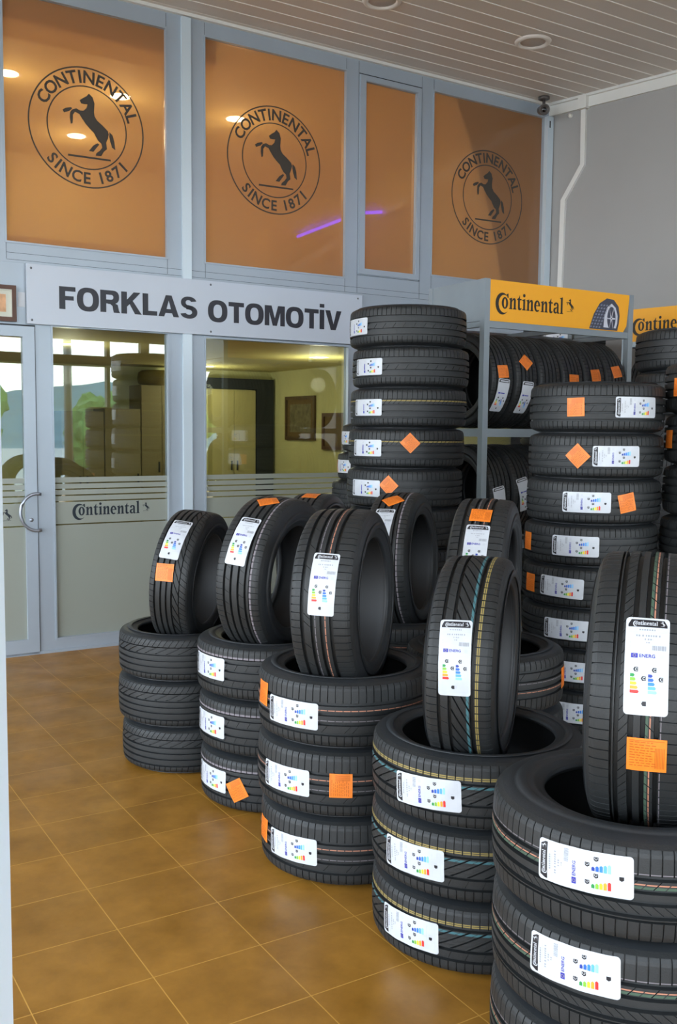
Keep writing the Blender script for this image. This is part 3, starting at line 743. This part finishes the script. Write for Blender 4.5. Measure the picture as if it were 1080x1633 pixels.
# photo frame over the door, stickers
pf = empty('framed_photo', MA @ Matrix.Translation((-0.07, -0.004, 2.25))); tag(pf, 'small dark wooden picture frame standing above the glass door', 'picture frame')
g = G()
for q in ((-0.17, 0.185, 0, .028), (-0.17, 0.185, .207, .235), (-0.17, -.142, .028, .207), (0.157, 0.185, .028, .207)): g.box((q[0], -0.022, q[2]), (q[1], 0, q[3]), 'wood')
for q in ((-.142, .157, .028, .036), (-.142, .157, .199, .207), (-.142, -.134, .028, .207), (.149, .157, .028, .207)): g.box((q[0], -0.018, q[2]), (q[1], 0, q[3]), 'mat_w')
g.obj('frame', pf, I4)
g = G(); g.box((-.134, -0.008, .036), (.149, 0, .199), 'mat_w'); g.box((-.05, -0.0085, .06), (.12, -0.008, .175), 'art_o'); g.obj('photo', pf, I4)
g = G(); g.box((0.13, -0.003, 2.352), (0.178, -0.001, 2.448), 'paper'); tag(g.obj('sticker', mtx=MA @ Matrix.Translation((0, 0.004, 0))), 'blank white sticker between picture frame and sign board', 'sticker')

# room behind the glass, two floors
g = G(); abox(g, -4, 4.92, 5.4, 5.5, 0, 2.35, 'cream'); abox(g, -4, 4.92, 4.0, 4.1, 2.5, 4.45, 'cream'); struct(g.obj('wall_back', mtx=MA))
g = G(); abox(g, 4.852, 4.92, 0.06, 5.5, 0, 2.35, 'cream'); abox(g, 4.852, 4.92, 0.06, 4.1, 2.5, 4.45, 'cream'); struct(g.obj('wall_side', mtx=MA))
g = G(); abox(g, -4.1, -4, 0.0, 5.5, 0, 4.45, 'cream'); struct(g.obj('wall_left', mtx=MA))
g = G(); abox(g, -4, 4.852, 0.062, 5.4, 2.35, 2.5, 'cream_c'); struct(g.obj('ceiling_lower_room', mtx=MA))
g = G(); abox(g, -4, 4.852, 0.062, 4.0, 4.43, 4.46, 'cream_c'); abox(g, -0.9, 1.6, 0.07, 0.35, 4.2, 4.43, 'cream_c'); struct(g.obj('ceiling_upper_room', mtx=MA))
# alcove
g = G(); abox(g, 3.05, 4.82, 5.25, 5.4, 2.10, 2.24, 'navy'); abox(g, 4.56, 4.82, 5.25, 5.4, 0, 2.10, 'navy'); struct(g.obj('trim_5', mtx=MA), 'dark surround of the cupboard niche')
def cabinet(s0, s1, n0, n1, z1, nd, k, label, z0=0.0):
    r = empty('cabinet', MA @ Matrix.Translation(((s0 + s1) / 2, n1, z0))); tag(r, label, 'cabinet'); w = s1 - s0; h = z1 - z0
    g = G(); g.box((-w / 2, n0 - n1 + 0.02, 0), (w / 2, 0, h), k); g.obj('carcass', r, I4)
    for i in range(nd):
        a = -w / 2 + w * i / nd + 0.003; b = -w / 2 + w * (i + 1) / nd - 0.003
        g = G(); g.box((a, n0 - n1, 0.04), (b, n0 - n1 + 0.018, h - 0.01), k); dd = g.obj('door', r, I4)
        x = b - 0.04 if i % 2 == 0 else a + 0.04
        g = G(); g.box((x - 0.006, n0 - n1 - 0.025, h * .48), (x + 0.006, n0 - n1, h * .48 + 0.13), 'frame_in'); g.obj('handle', dd, I4)
    return r
cabinet(3.90, 4.55, 5.26, 5.39, 2.09, 2, 'cab', 'tall cream cupboard inside the dark niche behind the glass')
cabinet(2.80, 3.34, 4.95, 5.39, 2.10, 2, 'cabd', 'tall olive cupboard left of the dark niche behind the glass')
cabinet(2.33, 2.79, 4.95, 5.39, 1.80, 1, 'cabd', 'lower olive cupboard next to the tall olive one')
cabinet(1.80, 2.32, 4.95, 5.39, 1.76, 2, 'cabd', 'lower olive cupboard farthest left behind the glass')
g = G(); g.lathe([(0, 0.0), (0.20, 0.0), (0.24, 0.03), (0.25, 0.09), (0.24, 0.16), (0.20, 0.19), (0, 0.195)], 'leather', 32)
tag(g.obj('round_cushion', mtx=MA @ Matrix.Translation((3.08, 5.13, 2.10))), 'round olive cushion on top of the tall olive cupboard', 'cushion')
def picture(name, n0, n1, z0, z1, fk, ik, label, inner):
    r = empty(name, MA @ Matrix.Translation((4.852, (n0 + n1) / 2, z0))); tag(r, label, 'picture'); w = (n1 - n0) / 2; h = z1 - z0
    g = G(); b = 0.045
    for q in ((-w, w, 0, b), (-w, w, h - b, h), (-w, -w + b, b, h - b), (w - b, w, b, h - b)): g.box((-0.03, q[0], q[2]), (0, q[1], q[3]), fk)
    g.obj('frame', r, I4)
    g = G(); g.box((-0.012, -w + b, b), (0, w - b, h - b), ik)
    if inner: g.box((-0.014, -w + b + .07, b + .06), (-0.012, w - b - .07, h - b - .06), 'art')
    g.obj('picture_sheet', r, I4)
picture('framed_picture', 4.14, 4.93, 1.42, 2.00, 'wood2', 'cork', 'large framed document on the cream side wall behind the glass', True)
picture('notice_board', 3.33, 3.95, 1.31, 1.77, 'wood', 'cork', 'plain brown board on the side wall right of the framed document', False)
picture('wall_picture', 2.0, 3.5, 3.35, 4.0, 'wood', 'cabd', 'wide framed picture on the upper room wall behind orange film', False)
cabinet(3.2, 4.5, 2.3, 2.8, 3.62, 3, 'cabd', 'sideboard in the upper room behind the right orange pane', z0=2.5)
cabinet(0.2, 2.6, 2.8, 3.3, 3.35, 4, 'cabd', 'long low sideboard in the upper room behind orange panes', z0=2.5)
def room_light(s, n, z, power, label, r=0.09, k='lamp', col=(1, 0.93, 0.76)):
    t = empty('downlight', MA @ Matrix.Translation((s, n, z))); tag(t, label, 'ceiling light', 'downlights lit inside the rooms behind the glass')
    g = G(); g.lathe([(r, 0.0), (r + 0.02, -0.004), (r + 0.025, -0.001), (r + 0.025, 0.0)], 'white', 24); g.obj('rim', t, I4)
    g = G(); g.lathe([(0.0, -0.006), (r * .8, -0.005), (r, 0.0)], k, 24); g.obj('bulb', t, I4)
    ld = bpy.data.lights.new('lamp', 'POINT'); ld.energy = power; ld.color = col; ld.shadow_soft_size = 0.08
    lo = bpy.data.objects.new('lamp', ld); COL.objects.link(lo); lo.parent = t; lo.matrix_local = Matrix.Translation((0, 0, -0.3))
room_light(3.95, 2.55, 2.349, 22, 'bright downlight left of the tall tyre tower behind the lower glass')
room_light(3.60, 4.75, 2.349, 16, 'small downlight beside the wide mullion behind the lower glass')
room_light(1.2, 2.6, 2.349, 16, 'downlight over the cupboards behind the lower left glass')
for (px, py, lb) in ((12, 117, 'lit downlight at the very left edge behind orange film'), (192, 154, 'lit downlight seen over the lettering of the left emblem'),
                     (122, 217, 'small lit downlight seen inside the left emblem'), (376, 190, 'lit downlight at the upper left of the second emblem'), (622, 297, 'faint lit downlight behind the narrow orange pane')):
    d = (RC.transposed() @ Vector(((px - 540) / F_PX, (py - 816.5) / F_PX, 1)))
    d = Vector((d[0], d[2], -d[1])); t = (4.43 - CAM_H) / d.z; p = MA.inverted() @ (d * t + Vector((0, 0, CAM_H)))
    room_light(p.x, min(p.y, 3.7), 4.43, 17, lb, r=0.085, k='lampc', col=(1, 0.94, 0.84))
def led(pa, pb, label):
    """violet strip on the shop ceiling, mirrored in the orange panes; pa, pb are (along wall, distance before the glass)"""
    p = PA(pa[0], -pa[1], CEIL - 0.045); q = PA(pb[0], -pb[1], CEIL - 0.045)
    t = empty('led_tube', Matrix.Translation(p)); tag(t, label, 'led light', 'violet tube lights on the ceiling behind the viewer')
    g = G(); d = q - p; g.tube([(0, 0, 0), d], 0.022, 'purple', 10); g.obj('tube', t, I4)
    g = G()
    for f in (0.1, 0.9): g.tube([d * f + Vector((0, 0, 0.015)), d * f + Vector((0, 0, 0.045))], 0.006, 'white', 6)
    g.obj('bracket', t, I4)
def through_pane(px, py, z):
    d = (RC.transposed() @ Vector(((px - 540) / F_PX, (py - 816.5) / F_PX, 1))); d = Vector((d[0], d[2], -d[1]))
    p = MA.inverted() @ (d * ((z - CAM_H) / d.z) + Vector((0, 0, CAM_H))); return (p.x, p.y)
led(through_pane(478, 376, CEIL - 0.045), through_pane(548, 349, CEIL - 0.045), 'violet ceiling tube mirrored in the second orange pane')
led(through_pane(584, 338, CEIL - 0.045), through_pane(613, 337, CEIL - 0.045), 'short violet ceiling tube mirrored in the narrow orange pane')

# grey wall on the right with cornice and cable trunking
g = G(); g.box((0, 0, 0), (14, 0.15, CEIL + 0.06), 'wall'); struct(g.obj('wall_right', mtx=MB_))
g = G(); g.box((0, -0.022, 4.385), (14, 0, 4.47), 'white'); g.box((0, -0.05, 4.47), (14, 0, CEIL + 0.002), 'white'); struct(g.obj('trim_6', mtx=MB_), 'white cornice along the grey wall')
tr = empty('cable_trunking', MB_ @ Matrix.Translation((0.15, 0, 2.2))); tag(tr, 'white cable trunking running down the grey wall with a slanted section', 'cable trunking')
g = G(); path = [(0.0, 0.0), (0.02, 1.42), (0.205, 1.70), (0.20, 2.19)]; hw = 0.022
L = []; Rr = []
for i, p in enumerate(path):
    a = Vector(path[max(i - 1, 0)]); b = Vector(path[min(i + 1, 3)]); d = (b - a).normalized(); nn = Vector((-d.y, d.x)); L.append((p[0] + nn.x * hw, p[1] + nn.y * hw)); Rr.append((p[0] - nn.x * hw, p[1] - nn.y * hw))
g.poly(L + Rr[::-1], 0.03, 'white', FX); g.obj('channel', tr, I4)
g = G(); g.box((0.165, -0.065, 2.17), (0.245, -0.0, 2.285), 'white'); g.obj('junction_box', tr, I4)
g = G(); g.lathe([(0, 0.03), (0.016, 0.026), (0.02, 0.0)], 'white', 16, Matrix.Translation((0.21, -0.0, 4.35)) @ FX); tag(g.obj('wall_knob', mtx=MB_), 'small round white knob on the grey wall below the cornice', 'knob')  # small white knob of unknown use
# surveillance camera
cc = empty('security_camera', MA @ Matrix.Translation((4.66, -0.12, CEIL))); tag(cc, 'small dark bullet security camera hanging in the ceiling corner', 'security camera')
g = G(); g.lathe([(0, 0.0), (0.05, 0.0), (0.05, -0.02), (0.03, -0.028), (0, -0.028)][::-1], 'cctv', 20); g.obj('base', cc, I4)
g = G(); g.tube([(0, 0, -0.02), (0, 0, -0.09), (0.03, -0.02, -0.12)], 0.014, 'cctv', 10); g.obj('stem', cc, I4)
bd = (MA.to_3x3().inverted() @ Vector((-0.05, -1, -0.28))).normalized(); p0 = Vector((0.0, 0.03, -0.105))
bx = bd.cross(Vector((0, 0, 1))).normalized(); by = bx.cross(bd)
BX = Matrix(((bx.x, by.x, bd.x, p0.x), (bx.y, by.y, bd.y, p0.y), (bx.z, by.z, bd.z, p0.z), (0, 0, 0, 1)))
g = G(); g.lathe([(0, 0), (0.036, 0.0), (0.04, 0.01), (0.04, 0.15), (0.046, 0.155), (0.046, 0.19), (0.036, 0.19), (0.034, 0.18), (0, 0.178)], 'cctv', 24, BX); body = g.obj('camera_body', cc, I4)
g = G(); g.lathe([(0, 0.181), (0.02, 0.180), (0.022, 0.178)], 'lens', 20, BX); g.obj('camera_lens', body, I4)
# ceiling downlights, switched off
for (s, n, lb) in ((3.735, -0.97, 'unlit round ceiling downlight nearest the ceiling corner'), (2.385, -0.93, 'unlit round ceiling downlight cut by the top of the photo')):
    t = empty('ceiling_downlight', MA @ Matrix.Translation((s, n, CEIL))); tag(t, lb, 'ceiling light', 'unlit ceiling downlights')
    g = G(); g.lathe([(0.095, 0.0), (0.098, -0.012), (0.112, -0.018), (0.130, -0.012), (0.138, 0.0)], 'fixture', 40); g.obj('rim', t, I4)
    g = G(); g.lathe([(0.0, -0.003), (0.094, -0.003), (0.094, 0.0)], 'fix_dark', 32); g.obj('diffuser', t, I4)

# near pillar at the left
g = G(); g.box((-0.64, 1.17, 0), (-0.4365, 1.25, CEIL), 'white_post'); struct(g.obj('trim_7'), 'white door post close to the viewer at the left')

# open front behind the viewer (seen mirrored in the panes) and what is outside
g = G()
abox(g, -6, 7.6, -10.75, -10.6, 3.14, 3.45, 'facade'); abox(g, -6, 7.6, -10.75, -10.6, CEIL - .05, CEIL + .1, 'facade'); abox(g, -6, 7.6, -10.72, -10.62, 2.67, 2.86, 'facade')
for s in (-6, -2.0, 1.6, 4.25, 4.9, 7.5): abox(g, s, s + (0.06 if s == 4.25 else 0.16), -10.74, -10.6, 0, CEIL, 'facade')
struct(g.obj('wall_outer', mtx=MA), 'open shop front frame behind the viewer')
g = G(); g.box((-60, -70, -0.12), (60, -16, -0.02), 'asphalt'); g.box((-60, -16, -0.12), (-9, 20, -0.02), 'asphalt'); struct(g.obj('ground', mtx=MA))
random.seed(7)
g = G(); N = 60; vs = []; fs = []
for j in range(9):
    for i in range(N):
        x = -60 + 120 * i / (N - 1); y = -70 - j * 10
        h = max(0, (j / 8)) * (7 + 3 * noise.noise(Vector((x * .03, j * .5, 1))) + 1.5 * noise.noise(Vector((x * .15, j, 3))))
        vs.append((x, y, h - 0.1))
for j in range(8):
    for i in range(N - 1): fs.append((j * N + i, j * N + i + 1, (j + 1) * N + i + 1, (j + 1) * N + i))
g.add(vs, fs, 'leaf2', True); struct(g.obj('hill', mtx=MA), 'wooded hill across the road')
def tree(s, n, h, r, label):
    t = empty('tree', MA @ Matrix.Translation((s, n, -0.02))); tag(t, label, 'tree', 'trees across the road')
    g = G(); g.tube([(0, 0, 0), (0.05, 0, h * .3), (0, 0.05, h * .6)], [0.16, 0.12, 0.07], 'bark', 8); g.obj('trunk', t, I4)
    bm = bmesh.new()
    for k in range(16):
        c = Vector((random.uniform(-r, r) * .6, random.uniform(-r, r) * .6, h * .32 + random.uniform(0, h * .55)))
        res = bmesh.ops.create_icosphere(bm, subdivisions=3, radius=r * random.uniform(.45, .7), matrix=Matrix.Translation(c))
        for v in res['verts']: v.co += (v.co - c) * 0.5 * noise.noise(v.co * 2.6)
    me = bpy.data.meshes.new('foliage'); bm.to_mesh(me); bm.free(); me.materials.append(M['leaf']); o = bpy.data.objects.new('foliage', me); COL.objects.link(o); o.parent = t
for k, (s, n, h, r) in enumerate(((3, -26, 2.6, 1.1), (5.5, -32, 3.2, 1.5), (10.5, -30, 2.6, 1.2), (15, -34, 3.4, 1.5))):
    tree(s, n, h, r, ['green roadside tree mirrored in the door pane', 'green roadside tree mirrored left in the lower pane', 'green roadside tree mirrored right in the lower pane', 'tall green roadside tree farthest right outside'][k])
g = G(); g.tube([(0, 0, 0), (0, 0, 7.0)], [0.10, 0.07], 'rack', 12); pl = tag(g.obj('lamp_pole', mtx=MA @ Matrix.Translation((4.6, -14.3, -0.02))), 'grey street pole mirrored in the lower left pane', 'pole')

# ------------------------------------------------------------------ racks
def rack(mtx, L, D, Ht, shelves, label, n_x0=0.0):
    r = empty('display_rack', mtx); tag(r, label, 'display rack', 'grey steel tyre racks with yellow header')
    p = 0.042
    for x in (0, L - p):
        for y in (0, D - p):
            g = G(); g.box((x, y, 0), (x + p, y + p, Ht), 'rack')
            g.obj('post', r, I4)
    for z in shelves:
        g = G(); g.box((p, 0.004, z - 0.05), (L - p, 0.03, z), 'rack'); g.box((p, D - .03, z - 0.05), (L - p, D - .004, z), 'rack')
        for x in (0.006, L - 0.034): g.box((x, p, z - 0.05), (x + .028, D - p, z), 'rack')
        g.obj('shelf', r, I4)
    g = G(); g.box((0.004, p, Ht - .25), (0.02, D - p, Ht), 'rack'); g.obj('side_panel', r, I4); g = G(); g.box((L - .02, p, Ht - .25), (L - .004, D - p, Ht), 'rack'); g.obj('side_panel', r, I4)
    g = G(); g.box((p, D - 0.03, Ht - 0.29), (L - p, D - 0.008, Ht - .25), 'rack'); g.box((p, 0.006, Ht - 0.29), (L - p, 0.028, Ht - 0.25), 'rack')
    for x in (0.006, L * .5, L - 0.034): g.box((x, .03, Ht - 0.285), (x + .028, D - .03, Ht - 0.255), 'rack')
    g.obj('top_frame', r, I4)
    g = G(); g.poly([(p - .004, Ht - .25), (L - p - .05, Ht - .25), (L - p - .02, Ht - .21), (L - p, Ht - .03), (L - p, Ht - .004), (p - .004, Ht - .004)], 0.003, 'banner', Matrix.Translation((0, 0.004, 0)) @ FX)
    b = g.obj('header_banner', r, I4); b['label'] = 'yellow printed header'
    X = Matrix.Translation((0.085, -0.0002, Ht - .170)) @ FX @ Matrix.Scale(0.067, 4)
    g = G(); x = serif_word(g, 'logo_ink', X); put_horse(g, 'logo_ink', X @ Matrix.Translation((x + .8, .85, 0)), 1.12); g.obj('banner_lettering', b, I4)
    # printed picture of a tyre
    g = G(); x0 = 0.99 if L > 1.3 else 0.97; X = Matrix.Translation((x0 - .09, -0.0003, Ht - .25)) @ FX @ Matrix.Diagonal((1.3, 1.02, 1, 1))
    g.poly([(0, 0.005), (0.03, .10), (0.07, .17), (0.12, .205), (0.17, .20), (0.205, .16), (0.215, .10), (0.21, .05), (0.20, 0.005)], 0, 'pic1', X)
    g.poly([(0.10, .02), (0.105, .09), (0.125, .15), (0.155, .175), (0.185, .15), (0.20, .10), (0.198, .05), (0.19, .02)], 0, 'pic3', X, 0.0003)
    g.poly(ell(0.155, .08, .030, .075, 0, 345, 20), 0, 'pic1', X, 0.0005)
    for a in range(0, 360, 60): 
        c, s_ = cos(radians(a)), sin(radians(a)); g.poly([(0.155 + c * .004 - s_ * .003, .08 + s_ * .004 + c * .006), (0.155 + c * .028, .08 + s_ * .07 + .004), (0.155 + c * .028, .08 + s_ * .07 - .004), (0.155 + c * .004 + s_ * .003, .08 + s_ * .004 - c * .006)], 0, 'pic3', X, 0.0007)
    for i in range(8):
        for j in range(4):
            y = 0.012 + i * .02; xx = 0.006 + i * .0085 + j * .02 + (0.0 if i < 7 else .01)
            g.poly([(xx, y), (xx + .012, y + .004), (xx + .012, y + .014), (xx, y + .010)], 0, 'pic2', X, 0.0003)
    g.obj('banner_picture', b, I4)
    return r
RK = Matrix.Translation((0.868, 5.88, 0)) @ Matrix.Rotation(A_ANG, 4, 'Z')
rack(RK, 1.29, 0.56, 2.47, (0.17, 0.87, 1.57), 'grey steel rack with yellow lettered header in front of the glass')
rk2 = CORNER + dB * 1.19 - nB * 0.80
RK2 = Matrix.Translation(rk2) @ Matrix.Rotation(B_ANG - 0.04, 4, 'Z')
rack(RK2, 1.33, 0.56, 2.50, (0.17, 0.87, 1.57), 'grey steel rack with yellow header along the grey wall')

def in_rack(mtx, x, z, R, W, decals, label, group, seed):
    m = mtx @ Matrix.Translation((x + W / 2, 0.28, z))
    make_tyre(R, W, 0.20, 'plain', m, decals, label, group, standing=True, detail=False)
pos = ['first', 'second', 'third', 'fourth', 'fifth', 'sixth']
topd = [[('E', 20, 0, -4), ('O', -9, .0, 4)], [('E', 22, 0, -3), ('O', -22, .0, 40)], [('E', 36, 0, 0)], [('O', -2, 0, 0), ('E', 40, 0, 0)], [('O', -10, 0, 6)], [('O', -16, 0, 10), ('E', 20, 0, 0)]]
lowd = [[('E', 12, 0, 12)], [('E', 2, 0, 14)], [], [], [], []]
for i in range(6):
    w = 0.197
    mk = topd[i]; wh = ' and '.join([t for t, c in (('white label', 'E'), ('orange sticker', 'O')) if any(d[0] == c for d in mk)])
    in_rack(RK, 0.046 + i * 0.199, 1.572, 0.300, w, mk, 'tyre with %s, %s on upper shelf of glass-side rack' % (wh, pos[i]), 'tyres on the upper rack shelf', i)
    in_rack(RK, 0.046 + i * 0.199, 0.872, 0.300, w, lowd[i], 'black tyre%s, %s from left on middle shelf of glass-side rack' % (' with white label' if lowd[i] else '', pos[i]), 'tyres on the middle rack shelf', i)
for i in range(3):
    in_rack(RK2, 0.047 + i * 0.204, 1.572, 0.300, 0.203, [], 'black tyre, %s from left on upper shelf of grey-wall rack' % pos[i], 'tyres on the second rack', i)

# ------------------------------------------------------------------ floor stacks in the front row
E_ = 'E'; O_ = 'O'
S1 = (-0.726, 4.515); S2 = (-0.275, 4.075); S3 = (0.034, 3.46); S4 = (0.440, 2.935); S5 = (0.722, 2.265)
stack('tyres in the leftmost floor stack', *S1, 0.303, 0.211, 0.215, 'swirl', [[], [], []], 'floor stack nearest the glass door', jits=[(0.012, 0), (-0.006, 0.003), (-0.002, 0)])
stack('tyres in the second floor stack', *S2, 0.320, 0.231, 0.215, 'ribs', [[(E_, -58, 0.005, 0), (O_, -29, -.015, 30)], [(E_, -58, 0, 0)], [(E_, -56, 0.01, 0)]], 'second floor stack from the door', jits=[(0.010, 0), (0.004, 0), (-0.004, 0)])
stack('tyres in the third floor stack', *S3, 0.318, 0.240, 0.222, 'sport', [[(E_, -38, 0, 2), (O_, -70, .01, 0)], [(E_, -41, 0, 1), (O_, -2, .005, 0)], [(E_, -36, -.005, 0), (O_, -66, .03, 0)]], 'third floor stack from the door', jits=[(0.008, 0), (-0.004, 0), (-0.002, 0)])
stack('tyres in the fourth floor stack', *S4, 0.328, 0.213, 0.235, 'chevron', [[(E_, -37, -.005, 2), ], [(E_, -34, 0, 2)], [(E_, -26, -.005, 3)]], 'fourth floor stack, yellow tread lines', jits=[(0.004, 0), (0, 0), (0, 0)])
stack('tyres in the nearest floor stack', *S5, 0.335, 0.234, 0.210, 'multi', [[(E_, -22, 0.052, 2)], [(E_, -21, 0.044, 2)], [(E_, -17, 0.034, 2)]], 'nearest floor stack at bottom right', jits=[(0.0, 0), (0, 0), (-0.004, 0)])
# second row stacks
S6 = (0.315, 4.55); S7 = (0.604, 3.90); S8 = (-0.12, 5.07)
stack('tyres in the stack behind the third stack', *S6, 0.325, 0.229, 0.225, 'sport', [[], [], []], 'stack behind the third front stack')
stack('tyres in the stack behind the fourth stack', *S7, 0.320, 0.232, 0.222, 'sport', [[], [], [(O_, 78, 0, 0)]], 'stack behind the fourth front stack', flip=True)
stack('tyres in the stack behind the second stack', *S8, 0.310, 0.222, 0.222, 'plain', [[], [], []], 'stack hidden behind the second front stack')
# standing tyres
standing(S1[0] + 0.01, S1[1], 3 * .211 - .083, 0.312, 0.205, 0.21, 'swirl', 12, [(E_, -42, -.012, -2), (O_, -11, -.02, 3)], 'black upright tyre with orange sticker below label, nearest the glass door', lean=5.5)
standing(S2[0] - 0.01, S2[1], 3 * .231 - .082, 0.330, 0.225, 0.215, 'ribs', 24, [(E_, -32, -.01, -3), (O_, -74, .0, 38)], 'black upright tyre with orange sticker on its crown, second from the door', lean=3)
standing(S3[0] + 0.0, S3[1], 3 * .24 - .10, 0.325, 0.240, 0.222, 'sport', 16, [(E_, -18, 0.008, -2)], 'black upright tyre with white label only, at the picture centre', lean=-1)
standing(S4[0] - 0.015, S4[1] , 3 * .213 - .105, 0.318, 0.215, 0.235, 'chevron', 17, [(E_, -13, -.012, 2)], 'black upright tyre with teal and yellow lines running round its tread', lean=0.5)
standing(S5[0] + 0.031, S5[1] + 0.06, 3 * .234 - .10, 0.330, 0.235, 0.215, 'multi', 20, [(E_, -22, .015, 1), (O_, 12, .022, 0)], 'nearest upright tyre with orange sticker under the label, right edge', lean=0)
standing(S6[0], S6[1], 3 * .229 - .085, 0.330, 0.222, 0.225, 'ribs', 19, [(E_, -35, -.02, -3), (O_, -66, .0, 40)], 'black upright tyre with orange diamond sticker behind the third upright tyre', lean=-2)
standing(S7[0] - 0.01, S7[1], 3 * .232 - .095, 0.340, 0.235, 0.225, 'sport', 17, [(E_, -30, .0, 0), (O_, -58, .0, 0)], 'black upright tyre with orange rectangle above its label, behind fourth upright tyre', lean=1)
standing(S8[0], S8[1], 3 * .222 - .085, 0.320, 0.215, 0.222, 'plain', 20, [(O_, -78, .0, 0)], 'black upright tyre mostly hidden behind second and third upright tyres')

# towers behind
Ws = [.224] * 10
LT = [(E_, -44, 0, 0)]
stack('tyres in the tall tower left of the rack', 0.395, 5.62, 0.335, 0.224, 0.24, ['plain'] * 6 + ['goldline', 'goldline', 'plain', 'plain'],
      [[], [], [], [], [], [(E_, -42, 0, 0), (O_, -15, .02, 45)], [(E_, -42, 0, 0), (O_, 4, .03, 45)], [(E_, -44, 0, 0)], [(E_, -46, 0, 0)], [(E_, -60, 0, 0)]], 'tall tower left of the glass-side rack',
      detail=False, jits=[(0, 0)] * 5 + [(-0.012, 0), (-0.006, 0), (0.004, 0), (0.014, 0), (-0.004, 0)])
stack('tyres in the tower behind the tall tower', 0.30, 6.95, 0.31, 0.200, 0.22, 'plain', [[], [], [], [], [], [], [(E_, -62, 0, 0), (O_, -84, 0, 0)], [(E_, -70, 0, 0)]], 'low tower behind the tall tower', detail=False,
      jits=[(0, 0)] * 5 + [(-0.04, 0), (0.0, 0), (0.03, 0)])
W8 = [.190] * 6 + [.205, .205, .226]
stack('tyres in the tower in front of the rack', 1.20, 4.55, 0.307, 0.2, 0.22, 'plain',
      [[], [(E_, -12, 0, 0)], [(E_, -14, 0, 0)], [(E_, -18, 0, 0)], [(E_, -23, 0, -2), (O_, -58, 0, 0)], [(E_, -12, 0, 0), (O_, -66, 0, 0)], [(E_, -5, 0, 0), (O_, 29, 0, 12)], [(E_, 18, 0, 0), (O_, -14, 0, 45)], [(E_, 35, 0, 0), (O_, -17, 0, 2)]],
      'tower before glass-side rack', detail=True, Ws=W8, jits=[(0, 0), (0, 0), (-.005, 0), (-.008, 0), (-0.01, 0), (-.008, 0), (0.0, 0), (0.005, 0), (0.006, 0)], flip=False)
stack('tyres in the tower at the right edge', 1.835, 4.46, 0.325, 0.2345, 0.225, 'plain', [[], [], [], [], [], [], [(O_, -66, 0, 0)], [(O_, -50, 0, 0)]], 'tower cut by the right edge', detail=True, flip=True)
stack('tyres in the tower below the second header', 2.085, 5.68, 0.345, 0.238, 0.23, 'plain', [[] for _ in range(9)], 'tower in front of the grey-wall rack header', detail=False)
stack('tyres in the stack between rack and glass', *PA(4.25, -0.85)[:2], 0.33, 0.24, 0.23, 'plain', [[] for _ in range(9)] + [[(E_, -10, 0, 0)]], 'stack between rack and glazed wall', detail=False)
